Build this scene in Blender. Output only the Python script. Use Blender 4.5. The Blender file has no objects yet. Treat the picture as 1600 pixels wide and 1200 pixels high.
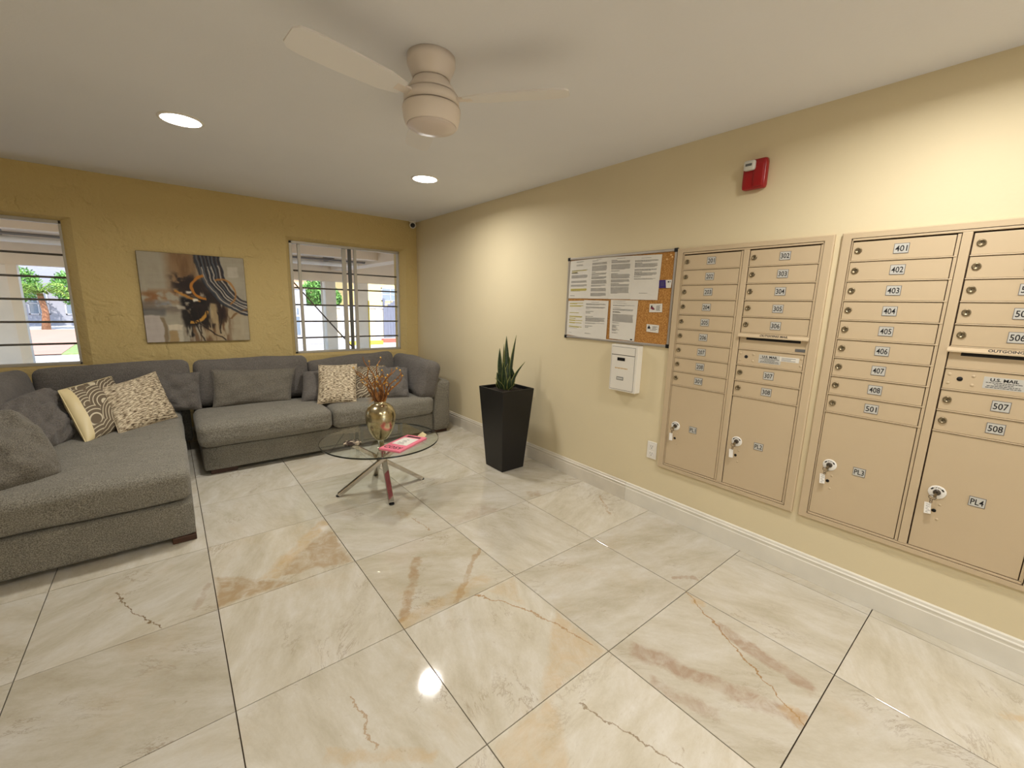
import bpy, bmesh, math, random
import numpy as np
from mathutils import Vector, Matrix

# ------------------------------------------------------------------ camera, sky, sun, exposure
scene = bpy.context.scene
COL = scene.collection
CAM = (-2.4956, -0.5503, 1.3772)
YAW, PITCH, ROLL, FPX = 0.68394, -0.18404, 0.02687, 659.35


def make_camera():
    f = Vector((math.sin(YAW) * math.cos(PITCH), math.cos(YAW) * math.cos(PITCH), math.sin(PITCH)))
    r = Vector((math.cos(YAW), -math.sin(YAW), 0))
    u = r.cross(f)
    r2 = math.cos(ROLL) * r + math.sin(ROLL) * u
    u2 = -math.sin(ROLL) * r + math.cos(ROLL) * u
    cd = bpy.data.cameras.new('camera')
    cd.sensor_width = 36
    cd.lens = FPX / 1600 * 36
    cd.clip_start = 0.02
    cd.clip_end = 300
    o = bpy.data.objects.new('camera', cd)
    COL.objects.link(o)
    m = Matrix((r2, u2, -f)).transposed().to_4x4()
    m.translation = CAM
    o.matrix_world = m
    scene.camera = o


make_camera()
world = bpy.data.worlds.new('sky')
scene.world = world
world.use_nodes = True
wn = world.node_tree
sky = wn.nodes.new('ShaderNodeTexSky')
sky.sky_type = 'NISHITA'
sky.sun_disc = False
sky.sun_elevation = math.radians(52)
sky.sun_rotation = math.radians(195)
bg = wn.nodes['Background']
wn.links.new(sky.outputs[0], bg.inputs[0])
bg.inputs[1].default_value = 0.42

sd = bpy.data.lights.new('sun', 'SUN')
sd.energy = 6.0
sd.angle = math.radians(0.6)
sd.color = (1.0, 0.95, 0.87)
so = bpy.data.objects.new('sun', sd)
COL.objects.link(so)
so.rotation_euler = Vector((0.15, 0.6, -0.79)).to_track_quat('-Z', 'Y').to_euler()

LAMP_W = 11.0
LAMP_COL = (1.0, 0.975, 0.93)
scene.view_settings.view_transform = 'Standard'
scene.view_settings.look = 'None'
scene.view_settings.gamma = 1
scene.view_settings.use_curve_mapping = False
scene.view_settings.exposure = 0.44
scene.cycles.max_bounces = 10
scene.cycles.transparent_max_bounces = 16

H = 2.3487        # ceiling height
YB = 4.4565       # face of the wall with the windows
rnd = random.Random(7)


# ------------------------------------------------------------------ helpers
def srgb(r, g, b):
    def f(c):
        c /= 255.0
        return c / 12.92 if c <= 0.04045 else ((c + 0.055) / 1.055) ** 2.4
    return (f(r), f(g), f(b), 1.0)


class MB:
    """collects geometry in world coordinates"""

    def __init__(s):
        s.v, s.f, s.m, s.sm, s.uv = [], [], [], [], {}

    def add(s, verts, faces, mat=0, smooth=False):
        b = len(s.v)
        s.v.extend([tuple(p) for p in verts])
        for f in faces:
            s.f.append(tuple(i + b for i in f))
            s.m.append(mat)
            s.sm.append(smooth)
        return s

    def box(s, x0, y0, z0, x1, y1, z1, mat=0):
        x0, x1 = min(x0, x1), max(x0, x1)
        y0, y1 = min(y0, y1), max(y0, y1)
        z0, z1 = min(z0, z1), max(z0, z1)
        v = [(x0, y0, z0), (x1, y0, z0), (x1, y1, z0), (x0, y1, z0), (x0, y0, z1), (x1, y0, z1), (x1, y1, z1), (x0, y1, z1)]
        return s.add(v, [(0, 3, 2, 1), (4, 5, 6, 7), (0, 1, 5, 4), (1, 2, 6, 5), (2, 3, 7, 6), (3, 0, 4, 7)], mat)

    def obox(s, c, ax, ay, az, hx, hy, hz, mat=0):
        """oriented box from centre, three axes and half sizes"""
        c, ax, ay, az = Vector(c), Vector(ax).normalized(), Vector(ay).normalized(), Vector(az).normalized()
        v = []
        for sz in (-1, 1):
            for sx, sy in ((-1, -1), (1, -1), (1, 1), (-1, 1)):
                v.append(c + ax * hx * sx + ay * hy * sy + az * hz * sz)
        return s.add(v, [(0, 3, 2, 1), (4, 5, 6, 7), (0, 1, 5, 4), (1, 2, 6, 5), (2, 3, 7, 6), (3, 0, 4, 7)], mat)

    def lathe(s, prof, o=(0, 0, 0), seg=32, axis=(0, 0, 1), mat=0, smooth=True, cap=True, mats=None):
        """profile of (radius, height) turned about the axis through o"""
        o, a = Vector(o), Vector(axis).normalized()
        t = Vector((1, 0, 0)) if abs(a.x) < 0.9 else Vector((0, 1, 0))
        u = a.cross(t).normalized()
        w = a.cross(u)
        v, f, fm = [], [], []
        for r, h in prof:
            for k in range(seg):
                th = 2 * math.pi * k / seg
                v.append(o + a * h + (u * math.cos(th) + w * math.sin(th)) * r)
        for i in range(len(prof) - 1):
            for k in range(seg):
                k2 = (k + 1) % seg
                f.append((i * seg + k, i * seg + k2, (i + 1) * seg + k2, (i + 1) * seg + k))
                fm.append(mats[i] if mats else mat)
        b = len(s.v)
        s.v.extend([tuple(p) for p in v])
        for q, mm in zip(f, fm):
            s.f.append(tuple(i + b for i in q)); s.m.append(mm); s.sm.append(smooth)
        if cap:
            for i, rev in ((0, True), (len(prof) - 1, False)):
                if prof[i][0] > 1e-6:
                    ring = [b + i * seg + k for k in range(seg)]
                    s.f.append(tuple(reversed(ring)) if rev else tuple(ring))
                    s.m.append((mats[i] if i < len(prof) - 1 else mats[-1]) if mats else mat); s.sm.append(False)
        return s

    def tube(s, pts, rad, seg=8, mat=0, smooth=True):
        pts = [Vector(p) for p in pts]
        if not isinstance(rad, (list, tuple)):
            rad = [rad] * len(pts)
        v, f = [], []
        n = None
        for i, p in enumerate(pts):
            d = (pts[min(i + 1, len(pts) - 1)] - pts[max(i - 1, 0)]).normalized()
            if n is None:
                t = Vector((0, 0, 1)) if abs(d.z) < 0.9 else Vector((1, 0, 0))
                n = d.cross(t).normalized()
            n = (n - d * n.dot(d)).normalized()
            w = d.cross(n)
            for k in range(seg):
                th = 2 * math.pi * k / seg
                v.append(p + (n * math.cos(th) + w * math.sin(th)) * rad[i])
        for i in range(len(pts) - 1):
            for k in range(seg):
                k2 = (k + 1) % seg
                f.append((i * seg + k, i * seg + k2, (i + 1) * seg + k2, (i + 1) * seg + k))
        s.add(v, f, mat, smooth)
        b = len(s.v) - len(v)
        s.f.append(tuple(b + k for k in reversed(range(seg)))); s.m.append(mat); s.sm.append(False)
        e = b + (len(pts) - 1) * seg
        s.f.append(tuple(e + k for k in range(seg))); s.m.append(mat); s.sm.append(False)
        return s

    def rbox(s, c, size, r, n=10, mat=0, crown=(0, 0, 0), M=None, wob=0.0, seed=0):
        """soft box: rounded edges, puffed faces, slight unevenness"""
        h = [d / 2 for d in size]
        idx, verts, faces = {}, [], []
        rr = random.Random(seed)
        ph = [rr.uniform(0, 6.28) for _ in range(6)]
        # finer samples near the edges
        ts = [-1 + 2 * k / n for k in range(n + 1)]
        ts = [math.sin(t * math.pi / 2) * 0.45 + t * 0.55 for t in ts]

        def vert(p):
            key = tuple(round(q, 5) for q in p)
            if key in idx:
                return idx[key]
            P = [p[i] * h[i] for i in range(3)]
            q = [max(-(h[i] - r), min(h[i] - r, P[i])) for i in range(3)]
            d = Vector([P[i] - q[i] for i in range(3)])
            L = d.length
            out = Vector(q) + (d * (r / L) if L > 1e-9 else d)
            for i in range(3):
                if crown[i]:
                    a, b = [j for j in range(3) if j != i]
                    out[i] += math.copysign(crown[i], p[i]) * abs(p[i]) * (1 - p[a] ** 2) * (1 - p[b] ** 2)
            if wob:
                w = math.sin(out.x * 11 + ph[0]) * math.sin(out.y * 13 + ph[1]) + 0.6 * math.sin(out.x * 23 + out.z * 17 + ph[2]) * math.sin(out.y * 19 + ph[3])
                out += Vector((p[0], p[1], p[2])).normalized() * w * wob
            idx[key] = len(verts)
            if M is not None:
                out = M @ out
            verts.append(Vector(c) + out)
            return idx[key]
        for ax in range(3):
            for sg in (-1, 1):
                a, b = [j for j in range(3) if j != ax]
                for i in range(n):
                    for j in range(n):
                        quad = []
                        for ii, jj in ((i, j), (i + 1, j), (i + 1, j + 1), (i, j + 1)):
                            p = [0, 0, 0]
                            p[ax] = sg; p[a] = ts[ii]; p[b] = ts[jj]
                            quad.append(vert(p))
                        flip = (sg < 0) != (ax == 1)
                        faces.append(tuple(reversed(quad)) if flip else tuple(quad))
        return s.add(verts, faces, mat, True)

    def text(s, string, o, xd, yd, height, mat=0, width=None, lift=0.0, align='C', depth=0.0):
        verts, faces, w = text_geo(string)
        o, xd, yd = Vector(o), Vector(xd), Vector(yd)
        n = xd.cross(yd)
        sy = height
        sx = height if width is None else width / max(w, 1e-6)
        off = {'C': -w / 2, 'L': 0, 'R': -w}[align]
        s.add([o + xd * (x + off) * sx + yd * (y - 0.35) * sy + n * lift for x, y in verts], faces, mat)
        return s

    def build(s, name, mats, parent=None, bevel=0, seg=2, origin=None):
        """one mesh object; children keep their thing's origin"""
        base = Vector(origin) if origin is not None else (root_loc(parent) if parent else Vector((0, 0, 0)))
        me = bpy.data.meshes.new(name)
        me.from_pydata([tuple(Vector(p) - base) for p in s.v], [], s.f)
        if not isinstance(mats, (list, tuple)):
            mats = [mats]
        for m in mats:
            me.materials.append(m)
        me.polygons.foreach_set('material_index', s.m)
        me.polygons.foreach_set('use_smooth', s.sm)
        me.update()
        o = bpy.data.objects.new(name, me)
        COL.objects.link(o)
        if parent:
            o.parent = parent
            if origin is not None:
                o.location = base - root_loc(parent)
        else:
            o.location = base
        if bevel:
            bv = o.modifiers.new('bevel', 'BEVEL')
            bv.width = bevel
            bv.segments = seg
            bv.limit_method = 'ANGLE'
            bv.angle_limit = math.radians(40)
        return o


def root_loc(o):
    p = Vector((0, 0, 0))
    while o is not None:
        p += Vector(o.location)
        o = o.parent
    return p


_text = {}


def text_geo(string):
    if string not in _text:
        cu = bpy.data.curves.new('t', 'FONT')
        cu.body = string
        cu.resolution_u = 3
        cu.offset = 0.03 if 'MAIL' in string else 0.012
        ob = bpy.data.objects.new('t', cu)
        COL.objects.link(ob)
        dg = bpy.context.evaluated_depsgraph_get()
        me = bpy.data.meshes.new_from_object(ob.evaluated_get(dg))
        vs = [(v.co.x, v.co.y) for v in me.vertices]
        x0 = min(p[0] for p in vs) if vs else 0
        x1 = max(p[0] for p in vs) if vs else 1
        _text[string] = ([(x - x0, y) for x, y in vs], [tuple(p.vertices) for p in me.polygons], x1 - x0)
        bpy.data.objects.remove(ob)
        bpy.data.meshes.remove(me)
        bpy.data.curves.remove(cu)
    return _text[string]


def tag(o, label=None, cat=None, group=None, kind=None):
    for k, v in (('label', label), ('category', cat), ('group', group), ('kind', kind)):
        if v:
            o[k] = v
    return o


def thing(name, label, cat, loc=(0, 0, 0), group=None):
    o = bpy.data.objects.new(name, None)
    o.empty_display_size = 0.05
    o.location = loc
    COL.objects.link(o)
    return tag(o, label, cat, group)


def struct(name, loc=(0, 0, 0)):
    o = bpy.data.objects.new(name, None)
    o.empty_display_size = 0.05
    o.location = loc
    COL.objects.link(o)
    o['kind'] = 'structure'
    return o


def set_in(b, name, val):
    if name in b.inputs:
        b.inputs[name].default_value = val


def mat(name, col, rough=0.5, metal=0.0, spec=0.5, bump=0.0, bscale=200.0, var=0.0, vscale=8.0, col2=None, bdetail=4, trans=0, ior=1.45, emit=None, estr=0, coat=0, vdetail=5, vstretch=None):
    """plain procedural material: a tone mottled by noise, and a noise bump"""
    m = bpy.data.materials.new(name)
    m.use_nodes = True
    nt = m.node_tree
    b = nt.nodes['Principled BSDF']
    c = tuple(col) if len(col) == 4 else (*col, 1)
    b.inputs['Base Color'].default_value = c
    b.inputs['Roughness'].default_value = rough
    b.inputs['Metallic'].default_value = metal
    set_in(b, 'Specular IOR Level', spec)
    set_in(b, 'Transmission Weight', trans)
    set_in(b, 'IOR', ior)
    set_in(b, 'Coat Weight', coat)
    if emit:
        set_in(b, 'Emission Color', (*emit[:3], 1))
        set_in(b, 'Emission Strength', estr)
    if var or bump:
        tc = nt.nodes.new('ShaderNodeTexCoord')
    if var or col2:
        nz = nt.nodes.new('ShaderNodeTexNoise')
        nz.inputs['Scale'].default_value = vscale
        nz.inputs['Detail'].default_value = vdetail
        src = tc.outputs['Object']
        if vstretch:
            mp = nt.nodes.new('ShaderNodeMapping')
            mp.inputs['Scale'].default_value = vstretch
            nt.links.new(src, mp.inputs['Vector'])
            src = mp.outputs['Vector']
        nt.links.new(src, nz.inputs['Vector'])
        rp = nt.nodes.new('ShaderNodeValToRGB')
        rp.color_ramp.elements[0].position = 0.35
        rp.color_ramp.elements[1].position = 0.65
        d = tuple(col2) if col2 else tuple(max(0, q * (1 - var)) for q in c[:3]) + (1,)
        rp.color_ramp.elements[0].color = d
        rp.color_ramp.elements[1].color = c
        nt.links.new(nz.outputs['Fac'], rp.inputs['Fac'])
        nt.links.new(rp.outputs['Color'], b.inputs['Base Color'])
    if bump:
        n2 = nt.nodes.new('ShaderNodeTexNoise')
        n2.inputs['Scale'].default_value = bscale
        n2.inputs['Detail'].default_value = bdetail
        nt.links.new(tc.outputs['Object'], n2.inputs['Vector'])
        bp = nt.nodes.new('ShaderNodeBump')
        bp.inputs['Strength'].default_value = bump
        bp.inputs['Distance'].default_value = 0.004
        nt.links.new(n2.outputs['Fac'], bp.inputs['Height'])
        nt.links.new(bp.outputs['Normal'], b.inputs['Normal'])
    return m


def N(nt, typ, **kw):
    n = nt.nodes.new(typ)
    for k, v in kw.items():
        setattr(n, k, v)
    return n


def math_node(nt, op, a, b=None, c=None, clamp=False):
    n = nt.nodes.new('ShaderNodeMath')
    n.operation = op
    n.use_clamp = clamp
    for i, x in enumerate((a, b, c)):
        if x is None:
            continue
        if isinstance(x, (int, float)):
            n.inputs[i].default_value = x
        else:
            nt.links.new(x, n.inputs[i])
    return n.outputs[0]


def mix_col(nt, fac, a, b):
    n = nt.nodes.new('ShaderNodeMix')
    n.data_type = 'RGBA'
    for sock, x in ((n.inputs[0], fac), (n.inputs[6], a), (n.inputs[7], b)):
        if isinstance(x, (int, float)):
            sock.default_value = x
        elif isinstance(x, tuple):
            sock.default_value = x
        else:
            nt.links.new(x, sock)
    return n.outputs[2]


# ------------------------------------------------------------------ materials
def stucco_mat(name, col, strength, scale, relief=0.75, grit=0.35):
    """painted plaster; knocked-down skip-trowel ridges when strength is high"""
    m = bpy.data.materials.new(name)
    m.use_nodes = True
    nt = m.node_tree
    b = nt.nodes['Principled BSDF']
    b.inputs['Roughness'].default_value = 0.62
    set_in(b, 'Specular IOR Level', 0.3)
    tc = N(nt, 'ShaderNodeTexCoord')
    nz = N(nt, 'ShaderNodeTexNoise')
    nz.inputs['Scale'].default_value = 1.6
    nz.inputs['Detail'].default_value = 6
    nt.links.new(tc.outputs['Object'], nz.inputs['Vector'])
    lo = tuple(q * 0.90 for q in col[:3]) + (1,)
    nt.links.new(mix_col(nt, nz.outputs['Fac'], lo, col), b.inputs['Base Color'])
    n1 = N(nt, 'ShaderNodeTexNoise')
    n1.inputs['Scale'].default_value = scale
    n1.inputs['Detail'].default_value = 8
    n1.inputs['Distortion'].default_value = 0.5
    nt.links.new(tc.outputs['Object'], n1.inputs['Vector'])
    ridge = math_node(nt, 'ABSOLUTE', math_node(nt, 'SUBTRACT', n1.outputs['Fac'], 0.5))
    ridge = math_node(nt, 'SMOOTH_MIN', ridge, 0.05, 0.04)
    n3 = N(nt, 'ShaderNodeTexNoise')
    n3.inputs['Scale'].default_value = 5.5
    n3.inputs['Detail'].default_value = 3
    nt.links.new(tc.outputs['Object'], n3.inputs['Vector'])
    ridge = math_node(nt, 'MULTIPLY', ridge, math_node(nt, 'MULTIPLY', math_node(nt, 'SUBTRACT', n3.outputs['Fac'], 0.46), 7.0, clamp=True))
    n2 = N(nt, 'ShaderNodeTexNoise')
    n2.inputs['Scale'].default_value = 60
    n2.inputs['Detail'].default_value = 4
    nt.links.new(tc.outputs['Object'], n2.inputs['Vector'])
    h = math_node(nt, 'ADD', math_node(nt, 'MULTIPLY', ridge, 6.0 * strength), math_node(nt, 'MULTIPLY', n2.outputs['Fac'], grit))
    bp = N(nt, 'ShaderNodeBump')
    bp.inputs['Strength'].default_value = relief
    bp.inputs['Distance'].default_value = 0.02
    nt.links.new(h, bp.inputs['Height'])
    nt.links.new(bp.outputs['Normal'], b.inputs['Normal'])
    return m


M_wall = stucco_mat('pale_yellow_paint', srgb(229, 214, 178), 0.02, 5, 0.10, 0.25)
M_stucco = stucco_mat('mustard_stucco', srgb(208, 184, 126), 1.1, 3.6, 0.9, 0.3)
M_ceiling = mat('ceiling_white', srgb(233, 232, 233), 0.8, spec=0.2, bump=0.12, bscale=90, var=0.03, vscale=1.5)
M_base = mat('baseboard_white', srgb(232, 226, 212), 0.45, var=0.06, vscale=9, bump=0.05, bscale=40)
M_base_stone = mat('baseboard_stone', srgb(226, 217, 200), 0.3, var=0.12, vscale=6)
M_grout = mat('grout', srgb(70, 56, 40), 0.9)
M_alu = mat('window_aluminium', srgb(182, 176, 164), 0.4, metal=0.25, var=0.05)
M_alu_dark = mat('window_seal', srgb(95, 95, 92), 0.6)
M_bar = mat('grille_iron', srgb(92, 84, 76), 0.6, var=0.15)


def glass_mat(name, tint, ior=1.5, rough=0.0):
    m = bpy.data.materials.new(name)
    m.use_nodes = True
    nt = m.node_tree
    out = nt.nodes['Material Output']
    nt.nodes.remove(nt.nodes['Principled BSDF'])
    tr = N(nt, 'ShaderNodeBsdfTransparent')
    tr.inputs[0].default_value = tint
    gl = N(nt, 'ShaderNodeBsdfGlossy')
    gl.inputs['Roughness'].default_value = rough
    fr = N(nt, 'ShaderNodeFresnel')
    fr.inputs['IOR'].default_value = ior
    mx = N(nt, 'ShaderNodeMixShader')
    ge = N(nt, 'ShaderNodeNewGeometry')      # the far side of the sheet would otherwise reflect totally
    nt.links.new(math_node(nt, 'MULTIPLY', fr.outputs[0], math_node(nt, 'SUBTRACT', 1.0, ge.outputs['Backfacing'])), mx.inputs[0])
    nt.links.new(tr.outputs[0], mx.inputs[1])
    nt.links.new(gl.outputs[0], mx.inputs[2])
    nt.links.new(mx.outputs[0], out.inputs['Surface'])
    return m


M_pane = glass_mat('window_glass', (0.96, 0.97, 0.97, 1))
M_glass = glass_mat('table_glass', (0.93, 0.96, 0.94, 1), 1.55)
M_glass_edge = mat('glass_edge', srgb(16, 26, 22), 0.12, spec=0.6)
M_chrome = mat('chrome', srgb(205, 200, 195), 0.08, metal=1.0)
M_fabric_tone = srgb(116, 106, 96)


def fabric_mat(name, c1, c2, scale=230):
    m = bpy.data.materials.new(name)
    m.use_nodes = True
    nt = m.node_tree
    b = nt.nodes['Principled BSDF']
    b.inputs['Roughness'].default_value = 0.95
    set_in(b, 'Specular IOR Level', 0.15)
    set_in(b, 'Sheen Weight', 0.15)
    tc = N(nt, 'ShaderNodeTexCoord')
    nz = N(nt, 'ShaderNodeTexNoise')
    nz.inputs['Scale'].default_value = scale
    nz.inputs['Detail'].default_value = 3
    nt.links.new(tc.outputs['Object'], nz.inputs['Vector'])
    rp = N(nt, 'ShaderNodeValToRGB')
    rp.color_ramp.elements[0].position = 0.36
    rp.color_ramp.elements[1].position = 0.66
    rp.color_ramp.elements[0].color = c2
    rp.color_ramp.elements[1].color = c1
    nt.links.new(nz.outputs['Fac'], rp.inputs['Fac'])
    big = N(nt, 'ShaderNodeTexNoise')
    big.inputs['Scale'].default_value = 7
    big.inputs['Detail'].default_value = 4
    nt.links.new(tc.outputs['Object'], big.inputs['Vector'])
    hs = N(nt, 'ShaderNodeHueSaturation')
    nt.links.new(rp.outputs['Color'], hs.inputs['Color'])
    nt.links.new(math_node(nt, 'ADD', math_node(nt, 'MULTIPLY', big.outputs['Fac'], 0.35), 0.82), hs.inputs['Value'])
    nt.links.new(hs.outputs['Color'], b.inputs['Base Color'])
    wr = N(nt, 'ShaderNodeTexNoise')
    wr.inputs['Scale'].default_value = 16
    wr.inputs['Detail'].default_value = 3
    wr.inputs['Distortion'].default_value = 1.2
    mp = N(nt, 'ShaderNodeMapping')
    mp.inputs['Scale'].default_value = (0.6, 0.6, 1.5)
    nt.links.new(tc.outputs['Object'], mp.inputs['Vector'])
    nt.links.new(mp.outputs['Vector'], wr.inputs['Vector'])
    hgt = math_node(nt, 'ADD', math_node(nt, 'MULTIPLY', nz.outputs['Fac'], 0.25), math_node(nt, 'MULTIPLY', wr.outputs['Fac'], 1.2))
    bp = N(nt, 'ShaderNodeBump')
    bp.inputs['Strength'].default_value = 0.5
    bp.inputs['Distance'].default_value = 0.012
    nt.links.new(hgt, bp.inputs['Height'])
    nt.links.new(bp.outputs['Normal'], b.inputs['Normal'])
    return m


M_sofa = fabric_mat('grey_tweed_upholstery', srgb(148, 143, 130), srgb(96, 91, 81), 210)
M_back = fabric_mat('grey_back_cushion_cloth', srgb(120, 114, 108), srgb(84, 79, 74), 240)
M_pillow = fabric_mat('grey_pillow_cloth', srgb(130, 124, 112), srgb(86, 80, 71), 230)
M_wood = mat('dark_sofa_leg_wood', srgb(74, 46, 30), 0.5, var=0.3, vscale=20, vstretch=(1, 1, 8))


def tweed_mat():
    m = bpy.data.materials.new('cream_brown_tweed')
    m.use_nodes = True
    nt = m.node_tree
    b = nt.nodes['Principled BSDF']
    b.inputs['Roughness'].default_value = 0.95
    set_in(b, 'Specular IOR Level', 0.1)
    uv = N(nt, 'ShaderNodeUVMap')
    mp = N(nt, 'ShaderNodeMapping')
    mp.inputs['Scale'].default_value = (13, 52, 1)
    nt.links.new(uv.outputs[0], mp.inputs['Vector'])
    nz = N(nt, 'ShaderNodeTexNoise')
    nz.inputs['Scale'].default_value = 1.0
    nz.inputs['Detail'].default_value = 3
    nz.inputs['Roughness'].default_value = 0.65
    nt.links.new(mp.outputs['Vector'], nz.inputs['Vector'])
    rp = N(nt, 'ShaderNodeValToRGB')
    e = rp.color_ramp.elements
    e[0].position = 0.38; e[0].color = srgb(84, 70, 56)
    e[1].position = 0.58; e[1].color = srgb(222, 208, 180)
    mid = e.new(0.47); mid.color = srgb(162, 144, 118)
    nt.links.new(nz.outputs['Fac'], rp.inputs['Fac'])
    nt.links.new(rp.outputs['Color'], b.inputs['Base Color'])
    bp = N(nt, 'ShaderNodeBump')
    bp.inputs['Strength'].default_value = 0.8
    bp.inputs['Distance'].default_value = 0.006
    nt.links.new(nz.outputs['Fac'], bp.inputs['Height'])
    nt.links.new(bp.outputs['Normal'], b.inputs['Normal'])
    return m


def swirl_mat():
    """brown cloth with cream piping laid in nested arcs"""
    m = bpy.data.materials.new('swirl_cloth')
    m.use_nodes = True
    nt = m.node_tree
    b = nt.nodes['Principled BSDF']
    b.inputs['Roughness'].default_value = 0.9
    set_in(b, 'Specular IOR Level', 0.15)
    uv = N(nt, 'ShaderNodeUVMap')
    vo = N(nt, 'ShaderNodeTexVoronoi')
    vo.inputs['Scale'].default_value = 3.0
    vo.inputs['Randomness'].default_value = 0.85
    nt.links.new(uv.outputs[0], vo.inputs['Vector'])
    ofs = N(nt, 'ShaderNodeVectorMath', operation='ADD')
    nt.links.new(vo.outputs['Position'], ofs.inputs[0])
    ofs.inputs[1].default_value = (0.10, -0.16, 0)
    dst = N(nt, 'ShaderNodeVectorMath', operation='DISTANCE')
    nt.links.new(uv.outputs[0], dst.inputs[0])
    nt.links.new(ofs.outputs[0], dst.inputs[1])
    ring = math_node(nt, 'SINE', math_node(nt, 'MULTIPLY', dst.outputs['Value'], 120.0))
    fac = math_node(nt, 'MULTIPLY', math_node(nt, 'SUBTRACT', ring, 0.5), 3.5, clamp=True)
    nt.links.new(mix_col(nt, fac, srgb(110, 97, 80), srgb(204, 192, 166)), b.inputs['Base Color'])
    bp = N(nt, 'ShaderNodeBump')
    bp.inputs['Strength'].default_value = 0.6
    bp.inputs['Distance'].default_value = 0.005
    nt.links.new(fac, bp.inputs['Height'])
    nt.links.new(bp.outputs['Normal'], b.inputs['Normal'])
    return m


M_tweed = tweed_mat()
M_swirl = swirl_mat()
M_cream = mat('cream_satin', srgb(214, 196, 150), 0.45, bump=0.25, bscale=14)
M_mail = mat('sandstone_enamel', srgb(201, 180, 148), 0.38, var=0.03, vscale=3, bump=0.04, bscale=300)
M_gap_shade = mat('mailbox_gap_shade', srgb(58, 40, 22), 0.8)
M_brass = mat('lock_metal', srgb(140, 126, 100), 0.35, metal=0.85, var=0.2, vscale=80)
M_dark = mat('dark_hole', srgb(18, 14, 12), 0.6)
M_plate = mat('number_plate_silver', srgb(205, 203, 196), 0.35, metal=0.2)
M_ink = mat('black_ink', srgb(24, 22, 24), 0.6)
M_inkgrey = mat('grey_print', srgb(108, 106, 106), 0.8)
M_white = mat('white_plastic', srgb(236, 231, 222), 0.4, var=0.02)
M_whitepaint = mat('white_powder_coat', srgb(232, 226, 214), 0.35, var=0.02)
M_paper = mat('white_paper', srgb(226, 221, 210), 0.8, var=0.03, vscale=6)
M_yellowmark = mat('highlighter_yellow', srgb(226, 210, 96), 0.8)
M_cork = mat('cork', srgb(198, 146, 78), 0.9, col2=srgb(158, 106, 50), vscale=120, var=0.2, bump=0.3, bscale=180)
M_boardframe = mat('board_aluminium', srgb(176, 168, 158), 0.35, metal=0.6)
M_black = mat('black_plastic', srgb(16, 14, 14), 0.35)
M_red = mat('alarm_red', srgb(158, 22, 26), 0.3, var=0.05)
M_lens = mat('strobe_lens', srgb(206, 204, 196), 0.12, spec=0.6)
M_fan = mat('fan_white', srgb(228, 216, 204), 0.4)
M_blade = mat('fan_blade_white', srgb(230, 226, 222), 0.6)
M_fanlens = mat('fan_frosted_lens', srgb(214, 200, 190), 0.35)
M_led = mat('led_diffuser', (1, 1, 1, 1), 0.5, emit=(1.0, 0.97, 0.93), estr=14)
M_trimring = mat('downlight_trim', srgb(232, 226, 216), 0.5)
M_pot = mat('black_planter', srgb(20, 18, 18), 0.38, var=0.3, vscale=5, bump=0.05, bscale=20)
M_soil = mat('potting_soil', srgb(48, 36, 26), 1.0, col2=srgb(24, 17, 12), vscale=60, var=0.4, bump=0.8, bscale=80)
M_vase = mat('mercury_glass', srgb(204, 192, 160), 0.22, metal=1.0, col2=srgb(160, 146, 112), vscale=18, var=0.3, bump=0.1, bscale=60)
M_branch = mat('copper_branch', srgb(172, 118, 64), 0.35, metal=0.35, col2=srgb(98, 58, 30), vscale=30, var=0.4)
M_gold = mat('gold_berry', srgb(214, 168, 84), 0.3, metal=0.5)
M_pink = mat('pink_cover', srgb(240, 128, 150), 0.35, var=0.04)
M_leafgold = mat('dried_gold_leaf', srgb(196, 142, 62), 0.4, metal=0.3)


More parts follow.
